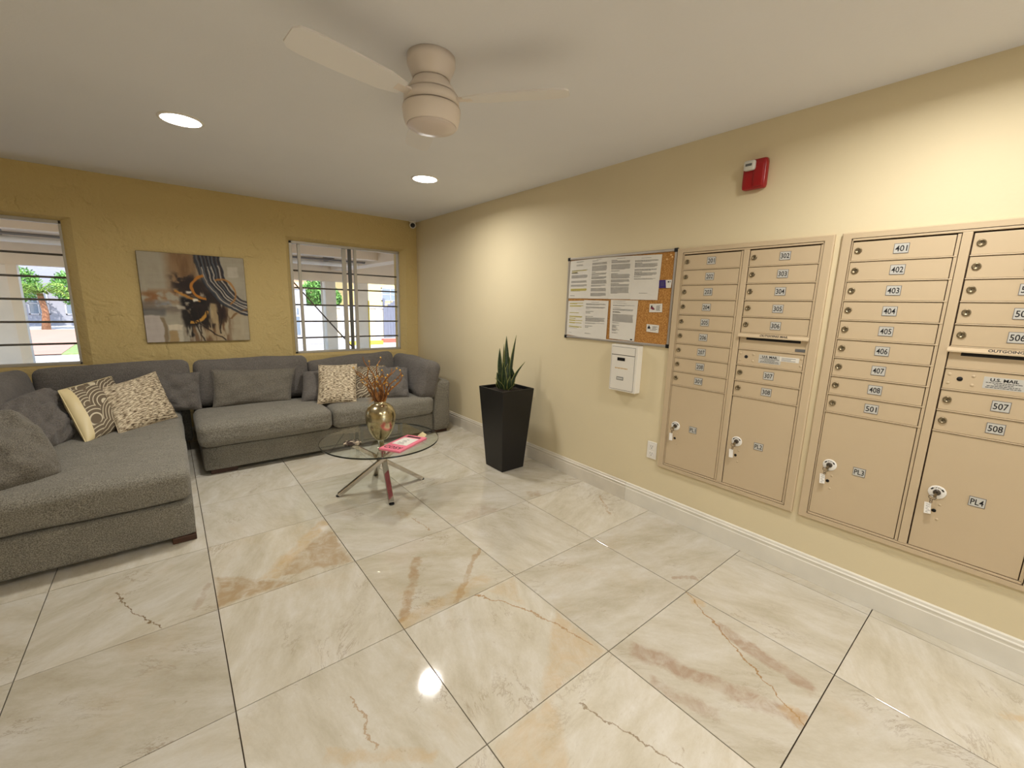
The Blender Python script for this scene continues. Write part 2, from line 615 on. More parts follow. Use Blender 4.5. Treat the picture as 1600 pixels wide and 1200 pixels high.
# ------------------------------------------------------------------ floor of marble tiles
def marble(name, marks=(), warm=0.0, tone=0.93):
    """polished beige marble; marks = (x0, y0, x1, y1, width, colour, strength) streaks in tile coordinates, or ('tri', three corners, colour, strength)"""
    m = bpy.data.materials.new(name)
    m.use_nodes = True
    nt = m.node_tree
    L = nt.links.new
    b = nt.nodes['Principled BSDF']
    b.inputs['Roughness'].default_value = 0.09
    set_in(b, 'Specular IOR Level', 0.5)
    tc = N(nt, 'ShaderNodeTexCoord')
    oi = N(nt, 'ShaderNodeObjectInfo')
    comb = N(nt, 'ShaderNodeCombineXYZ')
    L(math_node(nt, 'MULTIPLY', oi.outputs['Random'], 37.0), comb.inputs[0])
    L(math_node(nt, 'MULTIPLY', oi.outputs['Random'], 61.0), comb.inputs[1])
    add = N(nt, 'ShaderNodeVectorMath', operation='ADD')
    L(tc.outputs['Object'], add.inputs[0])
    L(comb.outputs[0], add.inputs[1])
    rot = N(nt, 'ShaderNodeVectorRotate', rotation_type='Z_AXIS')
    L(add.outputs[0], rot.inputs['Vector'])
    L(math_node(nt, 'MULTIPLY', oi.outputs['Random'], 3.0), rot.inputs['Angle'])

    def noise(scale, detail, rough=0.6, dist=0.0, vec=None, st=None):
        n = N(nt, 'ShaderNodeTexNoise')
        n.inputs['Scale'].default_value = scale
        n.inputs['Detail'].default_value = detail
        n.inputs['Roughness'].default_value = rough
        n.inputs['Distortion'].default_value = dist
        src = vec or rot.outputs[0]
        if st:
            mp = N(nt, 'ShaderNodeMapping')
            mp.inputs['Scale'].default_value = st
            L(src, mp.inputs['Vector'])
            src = mp.outputs[0]
        L(src, n.inputs['Vector'])
        return n.outputs['Fac']
    broad = noise(2.6, 12, 0.72, 0.25, st=(1, 2.4, 1))
    rp = N(nt, 'ShaderNodeValToRGB')
    e = rp.color_ramp.elements
    e[0].position = 0.32; e[0].color = srgb(185, 176, 154)
    e[1].position = 0.70; e[1].color = srgb(220, 216, 207)
    k = e.new(0.5); k.color = srgb(204, 197, 180)
    L(broad, rp.inputs['Fac'])
    col = rp.outputs['Color']
    # golden clouds
    g = noise(1.9, 9, 0.72, 0.3)
    gm = math_node(nt, 'MULTIPLY', math_node(nt, 'SUBTRACT', g, 0.56), 5.0, clamp=True)
    col = mix_col(nt, math_node(nt, 'MULTIPLY', gm, 0.30), col, srgb(192, 156, 100))
    # hair veins
    v1 = noise(3.0, 10, 0.72, 0.5, st=(1, 2.2, 1))
    vm = math_node(nt, 'SUBTRACT', 1.0, math_node(nt, 'MULTIPLY', math_node(nt, 'ABSOLUTE', math_node(nt, 'SUBTRACT', v1, 0.5)), 60.0), clamp=True)
    msk = math_node(nt, 'MULTIPLY', math_node(nt, 'SUBTRACT', noise(2.6, 3), 0.52), 7.0, clamp=True)
    col = mix_col(nt, math_node(nt, 'MULTIPLY', math_node(nt, 'MULTIPLY', vm, msk), 0.6), col, srgb(124, 96, 62))
    # dark flecks
    fl = math_node(nt, 'MULTIPLY', math_node(nt, 'SUBTRACT', noise(34, 3, 0.6, 0.5), 0.67), 12.0, clamp=True)
    fm = math_node(nt, 'MULTIPLY', fl, math_node(nt, 'MULTIPLY', math_node(nt, 'SUBTRACT', noise(3.4, 3), 0.5), 6.0, clamp=True))
    col = mix_col(nt, math_node(nt, 'MULTIPLY', fm, 0.7), col, srgb(132, 108, 80))
    scr = noise(22, 6, 0.75, 1.0, st=(1, 5, 1))
    sf = math_node(nt, 'MULTIPLY', math_node(nt, 'SUBTRACT', scr, 0.60), 7.0, clamp=True)
    sf = math_node(nt, 'MULTIPLY', sf, math_node(nt, 'MULTIPLY', math_node(nt, 'SUBTRACT', noise(2.1, 4), 0.42), 4.0, clamp=True))
    col = mix_col(nt, math_node(nt, 'MULTIPLY', sf, 0.75), col, srgb(150, 126, 92))
    fine = noise(90, 4)
    col = mix_col(nt, math_node(nt, 'MULTIPLY', fine, 0.24), col, srgb(180, 162, 134))
    if marks:
        wrp = N(nt, 'ShaderNodeTexNoise')
        wrp.inputs['Scale'].default_value = 9
        wrp.inputs['Detail'].default_value = 5
        wrp.inputs['Roughness'].default_value = 0.65
        L(tc.outputs['Object'], wrp.inputs['Vector'])
        sb = N(nt, 'ShaderNodeVectorMath', operation='SUBTRACT')
        L(wrp.outputs['Color'], sb.inputs[0])
        sb.inputs[1].default_value = (0.5, 0.5, 0.5)
        sc = N(nt, 'ShaderNodeVectorMath', operation='SCALE')
        L(sb.outputs[0], sc.inputs[0])
        sc.inputs['Scale'].default_value = 0.11
        wa = N(nt, 'ShaderNodeVectorMath', operation='ADD')
        L(tc.outputs['Object'], wa.inputs[0])
        L(sc.outputs[0], wa.inputs[1])
        sp = N(nt, 'ShaderNodeSeparateXYZ')
        L(wa.outputs[0], sp.inputs[0])
        X, Y = sp.outputs[0], sp.outputs[1]
        grain = math_node(nt, 'MULTIPLY_ADD', math_node(nt, 'MULTIPLY', math_node(nt, 'SUBTRACT', noise(11, 6, 0.7, 1.0, vec=tc.outputs['Object']), 0.38), 4.5, clamp=True), 0.65, 0.35)
        for mk in marks:
            if mk[0] == 'tri':
                (ax, ay), (bx, by), (cx, cy) = mk[1]
                if (bx - ax) * (cy - ay) - (by - ay) * (cx - ax) < 0:
                    (bx, by), (cx, cy) = (cx, cy), (bx, by)
                f = None
                for (px, py), (qx, qy) in (((ax, ay), (bx, by)), ((bx, by), (cx, cy)), ((cx, cy), (ax, ay))):
                    l = math.hypot(qx - px, qy - py)
                    nx, ny = -(qy - py) / l, (qx - px) / l
                    d = math_node(nt, 'ADD', math_node(nt, 'MULTIPLY', X, nx), math_node(nt, 'MULTIPLY_ADD', Y, ny, -(px * nx + py * ny)))
                    f = d if f is None else math_node(nt, 'MINIMUM', f, d)
                fac = math_node(nt, 'MULTIPLY', math_node(nt, 'MULTIPLY', f, 45.0, clamp=True), grain)
                col = mix_col(nt, math_node(nt, 'MULTIPLY', fac, mk[3]), col, mk[2])
            else:
                x0, y0, x1, y1, w, cc, st = mk
                l = math.hypot(x1 - x0, y1 - y0)
                dx, dy = (x1 - x0) / l, (y1 - y0) / l
                al = math_node(nt, 'ADD', math_node(nt, 'MULTIPLY', X, dx), math_node(nt, 'MULTIPLY_ADD', Y, dy, -(x0 * dx + y0 * dy)))
                ac = math_node(nt, 'ADD', math_node(nt, 'MULTIPLY', X, -dy), math_node(nt, 'MULTIPLY_ADD', Y, dx, -(-x0 * dy + y0 * dx)))
                da = math_node(nt, 'SUBTRACT', math_node(nt, 'ABSOLUTE', math_node(nt, 'SUBTRACT', al, l / 2)), l / 2)
                dc = math_node(nt, 'SUBTRACT', math_node(nt, 'ABSOLUTE', ac), w / 2)
                dd = math_node(nt, 'MAXIMUM', da, dc)
                soft = 1.0 / max(0.0022, w * 0.26)
                fac = math_node(nt, 'MULTIPLY', math_node(nt, 'SUBTRACT', 0.0015, dd), soft, clamp=True)
                if w > 0.015:
                    fac = math_node(nt, 'MULTIPLY', fac, grain)
                col = mix_col(nt, math_node(nt, 'MULTIPLY', fac, st), col, cc)
    hs = N(nt, 'ShaderNodeHueSaturation')
    L(col, hs.inputs['Color'])
    L(math_node(nt, 'MULTIPLY_ADD', oi.outputs['Random'], 0.14, tone), hs.inputs['Value'])
    hs.inputs['Saturation'].default_value = 0.96 + warm
    L(hs.outputs['Color'], b.inputs['Base Color'])
    L(math_node(nt, 'MULTIPLY_ADD', noise(14, 4), 0.06, 0.03), b.inputs['Roughness'])
    bp = N(nt, 'ShaderNodeBump')
    bp.inputs['Strength'].default_value = 0.03
    bp.inputs['Distance'].default_value = 0.002
    L(noise(40, 3), bp.inputs['Height'])
    L(bp.outputs['Normal'], b.inputs['Normal'])
    return m


S = 0.6096
X4, Y0 = -0.6114, 1.5618
BROWN, RUST, GOLD, CRACK = srgb(166, 138, 100), srgb(162, 122, 70), srgb(196, 160, 104), srgb(122, 98, 64)
PINKB = srgb(168, 140, 116)
M_marble = marble('beige_marble')
# (column, row): a column i spans joint lines i..i+1 in x, a row j spans lines j..j+1 towards the viewer
SPECIAL = {
    (0, 0): marble('marble_falloff_dim', tone=0.86),  # tone darkens this tile to stand for light falling off leftward
    (1, -1): marble('marble_brown_corners', [('tri', [(-0.31, 0.02), (-0.31, -0.31), (0.02, -0.31)], BROWN, 0.75), ('tri', [(0.31, 0.16), (0.31, -0.31), (-0.10, -0.20)], BROWN, 0.7), (-0.10, -0.20, 0.31, 0.24, 0.10, GOLD, 0.5)], 0.08),
    (2, 0): marble('marble_gold_streaks', [(-0.29, -0.26, -0.02, 0.14, 0.05, RUST, 0.55), (-0.05, -0.30, 0.31, 0.02, 0.03, RUST, 0.5), (-0.31, -0.28, 0.2, -0.22, 0.10, GOLD, 0.35)], 0.12),
    (2, 1): marble('marble_gold_corner', [('tri', [(-0.1, -0.31), (0.31, -0.31), (0.31, 0.02)], GOLD, 0.42), (0.06, 0.31, 0.20, 0.05, 0.006, RUST, 0.8), (0.20, 0.05, 0.28, -0.24, 0.005, RUST, 0.7), ('tri', [(0.12, 0.31), (0.31, 0.31), (0.2, 0.08)], GOLD, 0.3)]),
    (3, 2): marble('marble_rose_bands', [(-0.22, 0.27, -0.01, -0.31, 0.09, PINKB, 0.8), (-0.30, 0.12, -0.22, -0.12, 0.06, PINKB, 0.55), (0.20, 0.12, 0.16, -0.28, 0.07, PINKB, 0.75), (0.305, 0.31, -0.03, -0.31, 0.005, RUST, 0.85), (0.26, 0.27, 0.30, 0.20, 0.07, GOLD, 0.5), (0.0, -0.22, -0.03, -0.31, 0.08, GOLD, 0.5)]),
    (2, 2): marble('marble_gold_wedge', [('tri', [(-0.31, 0.31), (0.0, 0.31), (-0.31, -0.2)], GOLD, 0.36), (0.03, 0.22, 0.16, -0.2, 0.005, CRACK, 0.7)]),
    (1, 1): marble('marble_dark_knot', [(-0.12, -0.02, 0.16, -0.24, 0.05, GOLD, 0.4), (-0.28, -0.10, -0.08, -0.24, 0.03, CRACK, 0.45), (0.02, 0.12, 0.03, -0.1, 0.005, RUST, 0.6)]),
    (0, -1): marble('marble_cracked', [(-0.06, 0.10, 0.05, -0.20, 0.004, CRACK, 0.9), (0.05, -0.20, 0.12, -0.30, 0.004, CRACK, 0.9), (0.22, -0.25, 0.30, -0.05, 0.03, PINKB, 0.4)], tone=0.82),  # real cracks; the tone also paints in the dimmer light on the left
    (4, 1): marble('marble_plain_spots', [(-0.26, -0.20, -0.16, -0.30, 0.03, PINKB, 0.6)]),
    (4, 0): marble('marble_gold_scar', [(0.02, -0.18, 0.20, 0.04, 0.02, RUST, 0.5)]),
    (4, -1): marble('marble_brown_patch', [(-0.24, -0.24, -0.12, -0.29, 0.12, BROWN, 0.6)]),
    (3, -1): marble('marble_grey_patch', [('tri', [(-0.31, -0.31), (0.1, -0.31), (0.0, -0.1)], PINKB, 0.35)]),
    (2, -1): marble('marble_brown_square', [(0.05, 0.02, 0.18, 0.05, 0.16, srgb(172, 142, 96), 0.55), (0.16, -0.05, 0.17, -0.25, 0.005, RUST, 0.6)]),
    (4, 3): marble('marble_rose_plain', [(0.0, -0.10, 0.06, -0.18, 0.04, GOLD, 0.5)], 0.0),
}

floor = struct('floor')
f = MB().box(-4.8, -3.6, -0.15, 0.2, YB + 0.2, -0.012)
f.build('floor_bed', M_grout, floor)
JW = 0.0036
tile_mesh = {}


def tile(i, j, x0, x1, y0, y1):
    w, d = round(x1 - x0, 4), round(y1 - y0, 4)
    key = (w, d)
    m = SPECIAL.get((i, j), M_marble)
    if key not in tile_mesh:
        b = 0.0005
        hx, hy = w / 2 - JW / 2, d / 2 - JW / 2
        v = [(sx * hx, sy * hy, -0.0119) for sx, sy in ((-1, -1), (1, -1), (1, 1), (-1, 1))]
        v += [(sx * hx, sy * hy, -b) for sx, sy in ((-1, -1), (1, -1), (1, 1), (-1, 1))]
        v += [(sx * (hx - b), sy * (hy - b), 0) for sx, sy in ((-1, -1), (1, -1), (1, 1), (-1, 1))]
        fs = [(0, 3, 2, 1), (8, 9, 10, 11)]
        for k in range(4):
            k2 = (k + 1) % 4
            fs += [(k, k2, k2 + 4, k + 4), (k + 4, k2 + 4, k2 + 8, k + 8)]
        me = bpy.data.meshes.new('floor_tile')
        me.from_pydata(v, [], fs)
        me.materials.append(M_marble)
        tile_mesh[key] = me
    o = bpy.data.objects.new('floor_tile', tile_mesh[key])
    COL.objects.link(o)
    o.parent = floor
    o.location = ((x0 + x1) / 2, (y0 + y1) / 2, 0)
    rr = random.Random(i * 31 + j * 7)
    o.rotation_euler = (rr.uniform(-1, 1) * 0.0012, rr.uniform(-1, 1) * 0.0012, 0)
    if m is not M_marble:
        o.material_slots[0].link = 'OBJECT'
        o.material_slots[0].material = m


for i in range(-3, 5):
    for j in range(-5, 8):
        x0, x1 = X4 + (i - 4) * S, X4 + (i - 3) * S
        y1, y0 = Y0 - j * S, Y0 - (j + 1) * S
        x0, x1 = max(x0, -4.62), min(x1, 0.0)
        y0, y1 = max(y0, -3.42), min(y1, YB + 0.01)
        if x1 - x0 < 0.05 or y1 - y0 < 0.05:
            continue
        if i == 4 and j >= 2:
            tile(i, j, x0, -0.078, y0, y1)
            tile(5, j, -0.078, 0.0, y0, y1)
        else:
            tile(i, j, x0, x1, y0, y1)

# ------------------------------------------------------------------ walls, ceiling, baseboards
XL, YF = -4.62, -3.42
struct_walls = []
wr_ = MB().box(0, YF - 0.2, -0.15, 0.2, YB + 0.2, H + 0.2).build('wall_right', M_wall)
wr_['kind'] = 'structure'
o = MB().box(XL - 0.2, YF - 0.2, -0.15, XL, YB + 0.2, H + 0.2).build('wall_left', M_wall); o['kind'] = 'structure'
# unseen wall behind the viewer; its glazed door is added to let daylight in
ex0, ex1, ez1 = -1.75, -0.35, 2.15
o = MB().box(XL, YF - 0.2, -0.15, ex0, YF, H + 0.2).box(ex1, YF - 0.2, -0.15, 0, YF, H + 0.2).box(ex0, YF - 0.2, ez1, ex1, YF, H + 0.2).box(ex0, YF - 0.2, -0.15, ex1, YF, 0.0).build('wall_front', M_wall)
o['kind'] = 'structure'
dr = struct('added_door_1', ((ex0 + ex1) / 2, YF - 0.1, 0))
fr = MB()
xm = (ex0 + ex1) / 2
for a, b in ((ex0, ex0 + 0.06), (xm - 0.05, xm + 0.05), (ex1 - 0.06, ex1)):
    fr.box(a, YF - 0.14, 0.0, b, YF - 0.08, ez1)
fr.box(ex0, YF - 0.14, ez1 - 0.07, ex1, YF - 0.08, ez1)
fr.box(ex0, YF - 0.14, 0.0, ex1, YF - 0.08, 0.09)
fr.build('added_door_frame', M_alu, dr, bevel=0.004)
for a, b in ((ex0 + 0.06, xm - 0.05), (xm + 0.05, ex1 - 0.06)):
    MB().box(a, YF - 0.113, 0.09, b, YF - 0.107, ez1 - 0.07).build('pane', M_pane, dr)
o = MB().box(-6.5, YF - 2.6, 2.4, 2.5, YF - 0.2, 2.6).build('roof', M_ceiling); o['kind'] = 'structure'  # unseen canopy, added to keep direct sun out of the door
o = MB().box(XL - 0.2, YF - 0.2, H, 0.2, YB + 0.2, H + 0.2).build('ceiling', M_ceiling); o['kind'] = 'structure'

# windowed wall: bevelled stucco reveals run from the wall face to the frames
WIN = {1: ((-4.29, -3.088, 0.79, 1.95), (-4.355, -3.022, 0.775, 1.975)),
       2: ((-1.435, -0.215, 0.797, 1.985), (-1.475, -0.150, 0.772, 2.018))}
FY = YB + 0.05
wb = MB()
xs = sorted([XL, 0.0] + [WIN[k][1][a] for k in WIN for a in (0, 1)])
ring = 0.0
for a, b in zip(xs[:-1], xs[1:]):
    hole = [WIN[k] for k in WIN if abs(WIN[k][1][0] - a) < 1e-6 and abs(WIN[k][1][1] - b) < 1e-6]
    if hole:
        inn, out = hole[0]
        wb.box(a, YB, -0.15, b, YB + 0.2, out[2])
        wb.box(a, YB, out[3], b, YB + 0.2, H)
        O = [(out[0], YB, out[2]), (out[1], YB, out[2]), (out[1], YB, out[3]), (out[0], YB, out[3])]
        I = [(inn[0], FY, inn[2]), (inn[1], FY, inn[2]), (inn[1], FY, inn[3]), (inn[0], FY, inn[3])]
        Bk = [(p[0], YB + 0.2, p[2]) for p in I]
        Ob = [(p[0], YB + 0.2, p[2]) for p in O]
        wb.add(O + I + Bk + Ob, [q for k in range(4) for q in ((k, (k + 1) % 4, (k + 1) % 4 + 4, k + 4), (k + 4, (k + 1) % 4 + 4, (k + 1) % 4 + 8, k + 8), (k + 8, (k + 1) % 4 + 8, (k + 1) % 4 + 12, k + 12))])
    else:
        wb.box(a, YB, -0.15, b, YB + 0.2, H)
o = wb.build('wall_back', M_stucco); o['kind'] = 'structure'


def baseboard(name, segs, axis, face, sign, mats):
    """moulded board: segs are (from, to) along the wall; each its own piece"""
    root = struct(name)
    prof = [(0.015, 0.0), (0.015, 0.094), (0.0125, 0.098), (0.0125, 0.108), (0.0145, 0.1105), (0.0145, 0.116), (0.010, 0.120), (0.0085, 0.131), (0.004, 0.136), (0, 0.136), (0, 0)]
    for k, (a, b) in enumerate(segs):
        v = []
        for t in (a + 0.001, b - 0.001):
            for d, z in prof:
                v.append((face + sign * d, t, z + 0.0005) if axis == 'y' else (t, face + sign * d, z + 0.0005))
        n = len(prof)
        fs = [tuple(range(n)), tuple(reversed(range(n, 2 * n)))]
        fs += [(i, i + n, (i + 1) % n + n, (i + 1) % n) for i in range(n)]
        mb = MB().add(v, fs)
        o = mb.build('baseboard_segment', mats[k % len(mats)], root)
        bm = bmesh.new(); bm.from_mesh(o.data); bmesh.ops.recalc_face_normals(bm, faces=bm.faces); bm.to_mesh(o.data); bm.free()


baseboard('baseboard_right', [(YF, 1.156), (1.156, YB)], 'y', 0.0, -1, [M_base, M_base_stone])
baseboard('baseboard_back', [(XL, -2.4), (-2.4, -0.016)], 'x', YB, -1, [M_base_stone])


# ------------------------------------------------------------------ windows with grille bars
def window(n):
    (x0, x1, z0, z1), _ = WIN[n]
    root = struct('window_%d' % n, ((x0 + x1) / 2, FY, z0))
    y0, y1 = FY - 0.004, FY + 0.05
    t = 0.028
    fr = MB()
    fr.box(x0, y0, z0, x0 + t, y1, z1); fr.box(x1 - t * 0.6, y0, z0, x1, y1, z1)
    fr.box(x0, y0, z0, x1, y1, z0 + t * 0.8); fr.box(x0, y0, z1 - t, x1, y1, z1)
    fr.build('window_frame', M_alu, root, bevel=0.003)
    if n == 2:
        st = [(-1.352, -1.322, 0.012, M_alu), (-0.890, -0.845, 0.02, M_alu), (-0.826, -0.790, 0.006, M_alu_dark), (-0.765, -0.733, 0.0, M_alu)]
        lights = [(x0 + t, -1.352), (-1.322, -0.890), (-0.733, x1 - t * 0.6)]
    else:
        st = [(-3.72, -3.69, 0.0, M_alu), (-3.68, -3.65, 0.02, M_alu)]
        st = []
        lights = [(x0 + t, x1 - t * 0.6)]
    for a, b, dy, m in st:
        MB().box(a, FY + dy, z0 + t * 0.8, b, FY + dy + 0.026, z1 - t).build('stile', m, root, bevel=0.003)
    for k, (a, b) in enumerate(lights):
        MB().box(a - 0.004, FY + 0.028, z0 + t * 0.7, b + 0.004, FY + 0.031, z1 - t * 0.9).build('pane', M_pane, root)
    for k in range(5):
        z = 0.962 + 0.181 * k
        if z > z1 - 0.05:
            break
        MB().tube([(x0 + 0.001, FY + 0.062, z), (x1 - 0.001, FY + 0.062, z)], 0.0085, 8).build('grille_bar', M_bar, root)
    if n == 2:
        MB().tube([(-1.405, FY + 0.05, 1.566), (-0.80, FY + 0.05, 0.83)], 0.0075, 8).build('brace_rod', M_bar, root)


window(1)
window(2)


# ------------------------------------------------------------------ mail panels
def screw(mb, y, z, x=-0.0125, r=0.004, m=0):
    mb.lathe([(r, 0), (r * 0.8, 0.0012), (0.0, 0.0016)], (x, y, z), 10, (-1, 0, 0), m, cap=False)


XR, UP = Vector((0, -1, 0)), Vector((0, 0, 1))


def plate(parent, string, y, z, w=0.05, h=0.042):
    mb = MB()
    mb.box(-0.0118, y + w / 2, z - h / 2, -0.0138, y - w / 2, z + h / 2, 2)
    mb.box(-0.0118, y + w / 2 - 0.0018, z - h / 2 + 0.0018, -0.0142, y - w / 2 + 0.0018, z + h / 2 - 0.0018, 0)
    mb.text(string, (-0.0143, y, z), XR, UP, 0.034, 1, width=w * 0.78, lift=0.0002)
    mb.build('number_plate', [M_plate, M_ink, M_inkgrey], parent)


def cam_lock(parent, y, z):
    mb = MB()
    mb.lathe([(0.0135, 0), (0.0135, 0.004), (0.0118, 0.006), (0.0088, 0.0062), (0.0082, 0.0046), (0.0, 0.0046)], (-0.012, y, z), 24, (-1, 0, 0), 0, cap=False)
    mb.box(-0.0166, y - 0.0010, z - 0.0045, -0.0170, y + 0.0010, z + 0.0045, 1)
    mb.build('lock', [M_brass, M_dark], parent)


def mail_panel(shift, left_nums, right_nums, lockers, name_label):
    s = shift
    oy, iy = 0.0887 + s, -0.7085 + s
    z0, z1 = 0.338, 1.7457
    root = thing('mailbox_panel', name_label, 'mailbox panel', (0, (oy + iy) / 2, z0), 'wall mailbox panels')
    # trim: mitred flange standing proud of the wall
    tw = 0.037
    fx = -0.019
    tm = MB()
    O = [(oy, z0), (iy, z0), (iy, z1), (oy, z1)]
    I = [(oy - tw, z0 + 0.024), (iy + tw, z0 + 0.024), (iy + tw, z1 - 0.026), (oy - tw, z1 - 0.026)]
    v = [(0, y, z) for y, z in O] + [(fx + 0.003, y, z) for y, z in O]
    v += [(fx, y + (0.004 if y < s - 0.3 else -0.004), z + (0.004 if z < 1 else -0.004)) for y, z in O]
    v += [(fx, y, z) for y, z in I] + [(0, y, z) for y, z in I]
    fs = []
    for a in range(4):
        for k in range(4):
            k2 = (k + 1) % 4
            fs.append((a * 4 + k, a * 4 + k2, a * 4 + 4 + k2, a * 4 + 4 + k))
    tm.add(v, fs)
    ob = tm.build('trim_frame', M_mail, root)
    bm = bmesh.new(); bm.from_mesh(ob.data); bmesh.ops.recalc_face_normals(bm, faces=bm.faces); bm.to_mesh(ob.data); bm.free()
    MB().box(-0.001, oy - tw, z0 + 0.024, -0.004, iy + tw, z1 - 0.026).build('gap_shade_backing', M_gap_shade, root)  # dark brown sheet paints the shade seen in gaps between doors
    # inner border, centre post and shelf lips
    bd = MB()
    yl, yr = oy - tw - 0.0025, iy + tw + 0.0025
    zb, zt = z0 + 0.0265, z1 - 0.0285
    for a, b, c, d in ((yl, zb, yl - 0.0035, zt), (yr + 0.0035, zb, yr, zt)):
        bd.box(-0.004, a, b, -0.0165, c, d)
    bd.box(-0.004, yl, zt - 0.0085, -0.0165, yr, zt)
    bd.box(-0.004, yl, zb, -0.0165, yr, zb + 0.0085)
    bd.build('inner_border', M_mail, root, bevel=0.001)
    MB().box(-0.004, -0.3035 + s, zb + 0.009, -0.0172, -0.3325 + s, zt - 0.009).build('centre_post', M_mail, root, bevel=0.0015)
    P = 0.0889
    ztop = 1.7055
    for c, (ya, yb) in enumerate(((0.0455 + s, -0.3005 + s), (-0.3355 + s, -0.6680 + s))):
        hinge = 0.012
        rows = []
        for r in range(9):
            rows.append(('box', ztop - r * P, ztop - (r + 1) * P, (left_nums if c == 0 else right_nums)[r]))
        rows.append(('locker', ztop - 9 * P, zb + 0.0105, lockers[c]))
        # hinge strips beside the doors
        MB().box(-0.004, yb + hinge - 0.0025, zb + 0.0105, -0.0142, yb - 0.0008, ztop - 0.001).build('hinge_strip', M_mail, root, bevel=0.0008)
        for kind, zt_, zb_, num in rows:
            y_l, y_r = ya - 0.0018, yb + hinge + 0.0005
            if kind == 'box':
                MB().box(-0.004, ya - 0.0005, zb_ - 0.0015, -0.0160, yb + 0.001, zb_ + 0.0032).build('shelf_lip', M_mail, root, bevel=0.0008)
            if num == 'OUT':
                # outgoing mail slot under a sloping hood
                hd = MB()
                hy0, hy1 = ya + 0.006, yb - 0.001
                prof = [(-0.004, zt_ - 0.001), (-0.014, zt_ - 0.001), (-0.030, zt_ - 0.016), (-0.030, zt_ - 0.0215), (-0.004, zt_ - 0.018)]
                v = [(x, hy0, z) for x, z in prof] + [(x, hy1, z) for x, z in prof]
                n = len(prof)
                hd.add(v, [tuple(range(n)), tuple(reversed(range(n, 2 * n)))] + [(i, i + n, (i + 1) % n + n, (i + 1) % n) for i in range(n)])
                ym = (hy0 + hy1) / 2 - 0.01
                nrm = Vector((-0.015, 0, 0.016)).normalized()
                up = XR.cross(nrm) * -1
                up = nrm.cross(XR)
                hd.text('OUTGOING MAIL', Vector((-0.022, ym, zt_ - 0.0085)), XR, up, 0.019, 1, width=0.135, lift=0.0006)
                ho = hd.build('outgoing_hood', [M_mail, M_ink], root)
                bm = bmesh.new(); bm.from_mesh(ho.data)
                bmesh.ops.recalc_face_normals(bm, faces=[q for q in bm.faces if q.material_index == 0]); bm.to_mesh(ho.data); bm.free()
                MB().box(-0.004, ya - 0.001, zb_ + 0.004, -0.0105, yb + 0.002, zt_ - 0.001).build('outgoing_panel', M_mail, root)
                MB().box(-0.0106, ya - 0.035, zt_ - 0.036, -0.0112, yb + 0.035, zt_ - 0.021).build('outgoing_slot', M_dark, root)
                if shift > 0:
                    b2 = MB().box(-0.0106, yb + 0.055, zb_ + 0.010, -0.012, yb + 0.006, zb_ + 0.025)
                    for q in range(3):
                        b2.box(-0.012, yb + 0.052, zb_ + 0.013 + q * 0.0038, -0.0122, yb + 0.009 + q * 0.004, zb_ + 0.0148 + q * 0.0038, 1)
                    b2.build('maker_badge', [M_alu_dark, M_inkgrey], root)
                continue
            if num == 'MAIL':
                dm = MB().box(-0.004, y_l, zb_ + 0.0042, -0.012, y_r, zt_ - 0.0036)
                d = dm.build('carrier_panel', M_mail, root, bevel=0.001)
                zc = (zt_ + zb_) / 2
                MB().lathe([(0.009, 0), (0.009, 0.0012), (0, 0.0012)], (-0.012, ya - 0.047, zc + 0.004), 18, (-1, 0, 0), cap=False).build('arrow_lock_hole', M_dark, d)
                for yy in (ya - 0.016, ya - 0.084, yb + 0.020):
                    for zz in (zc + 0.020, zc - 0.016):
                        sc = MB()
                        screw(sc, yy, zz, r=0.0062)
                        sc.build('rivet', M_mail, d)
                st = MB()
                yc = ya - 0.166
                st.box(-0.012, yc + 0.054, zc - 0.022, -0.0126, yc - 0.054, zc + 0.024, 0)
                st.text('U.S. MAIL', (-0.0127, yc, zc + 0.0135), XR, UP, 0.0165, 1, width=0.074, lift=0.0002)
                for q, tw_ in enumerate((0.094, 0.05, 0.086, 0.092)):
                    zz = zc + 0.002 - q * 0.0062
                    rr = random.Random(q + 3)
                    yy = yc + tw_ / 2
                    while yy > yc - tw_ / 2:
                        w = rr.uniform(0.004, 0.011)
                        st.box(-0.0126, yy, zz - 0.0012, -0.0128, max(yy - w, yc - tw_ / 2), zz + 0.0012, 1)
                        yy -= w + 0.0016
                st.build('carrier_label', [M_plate, M_ink], d)
                if shift > 0:
                    lb = MB().box(-0.012, yc - 0.048, zc - 0.002, -0.0129, yb + 0.03, zc + 0.022, 0)
                    for q in range(3):
                        lb.box(-0.0129, yc - 0.056, zc + 0.002 + q * 0.006, -0.0131, yb + 0.045 + 0.02 * (q % 2), zc + 0.0042 + q * 0.006, 1)
                    lb.build('paper_sticker', [M_paper, M_inkgrey], d)
                continue
            dm = MB().box(-0.004, y_l, zb_ + (0.0042 if kind == 'box' else 0.001), -0.012, y_r, zt_ - 0.0036)
            if kind == 'box':
                d = dm.build('mailbox_door', M_mail, root, bevel=0.001)
                d['label'] = 'mailbox door numbered ' + num
                zc = (zt_ + zb_) / 2 + 0.003
                cam_lock(d, ya - 0.0245, zc)
                plate(d, num, ya - 0.172, zc - 0.001)
            else:
                d = dm.build('parcel_door', M_mail, root, bevel=0.001)
                d['label'] = 'tall parcel door marked ' + num
                zc = 0.643
                ly = ya - 0.055
                es = MB()
                es.lathe([(0.0285, 0), (0.0285, 0.003), (0.026, 0.0045), (0.0, 0.0045)], (-0.012, ly, zc), 32, (-1, 0, 0), 0, cap=False)
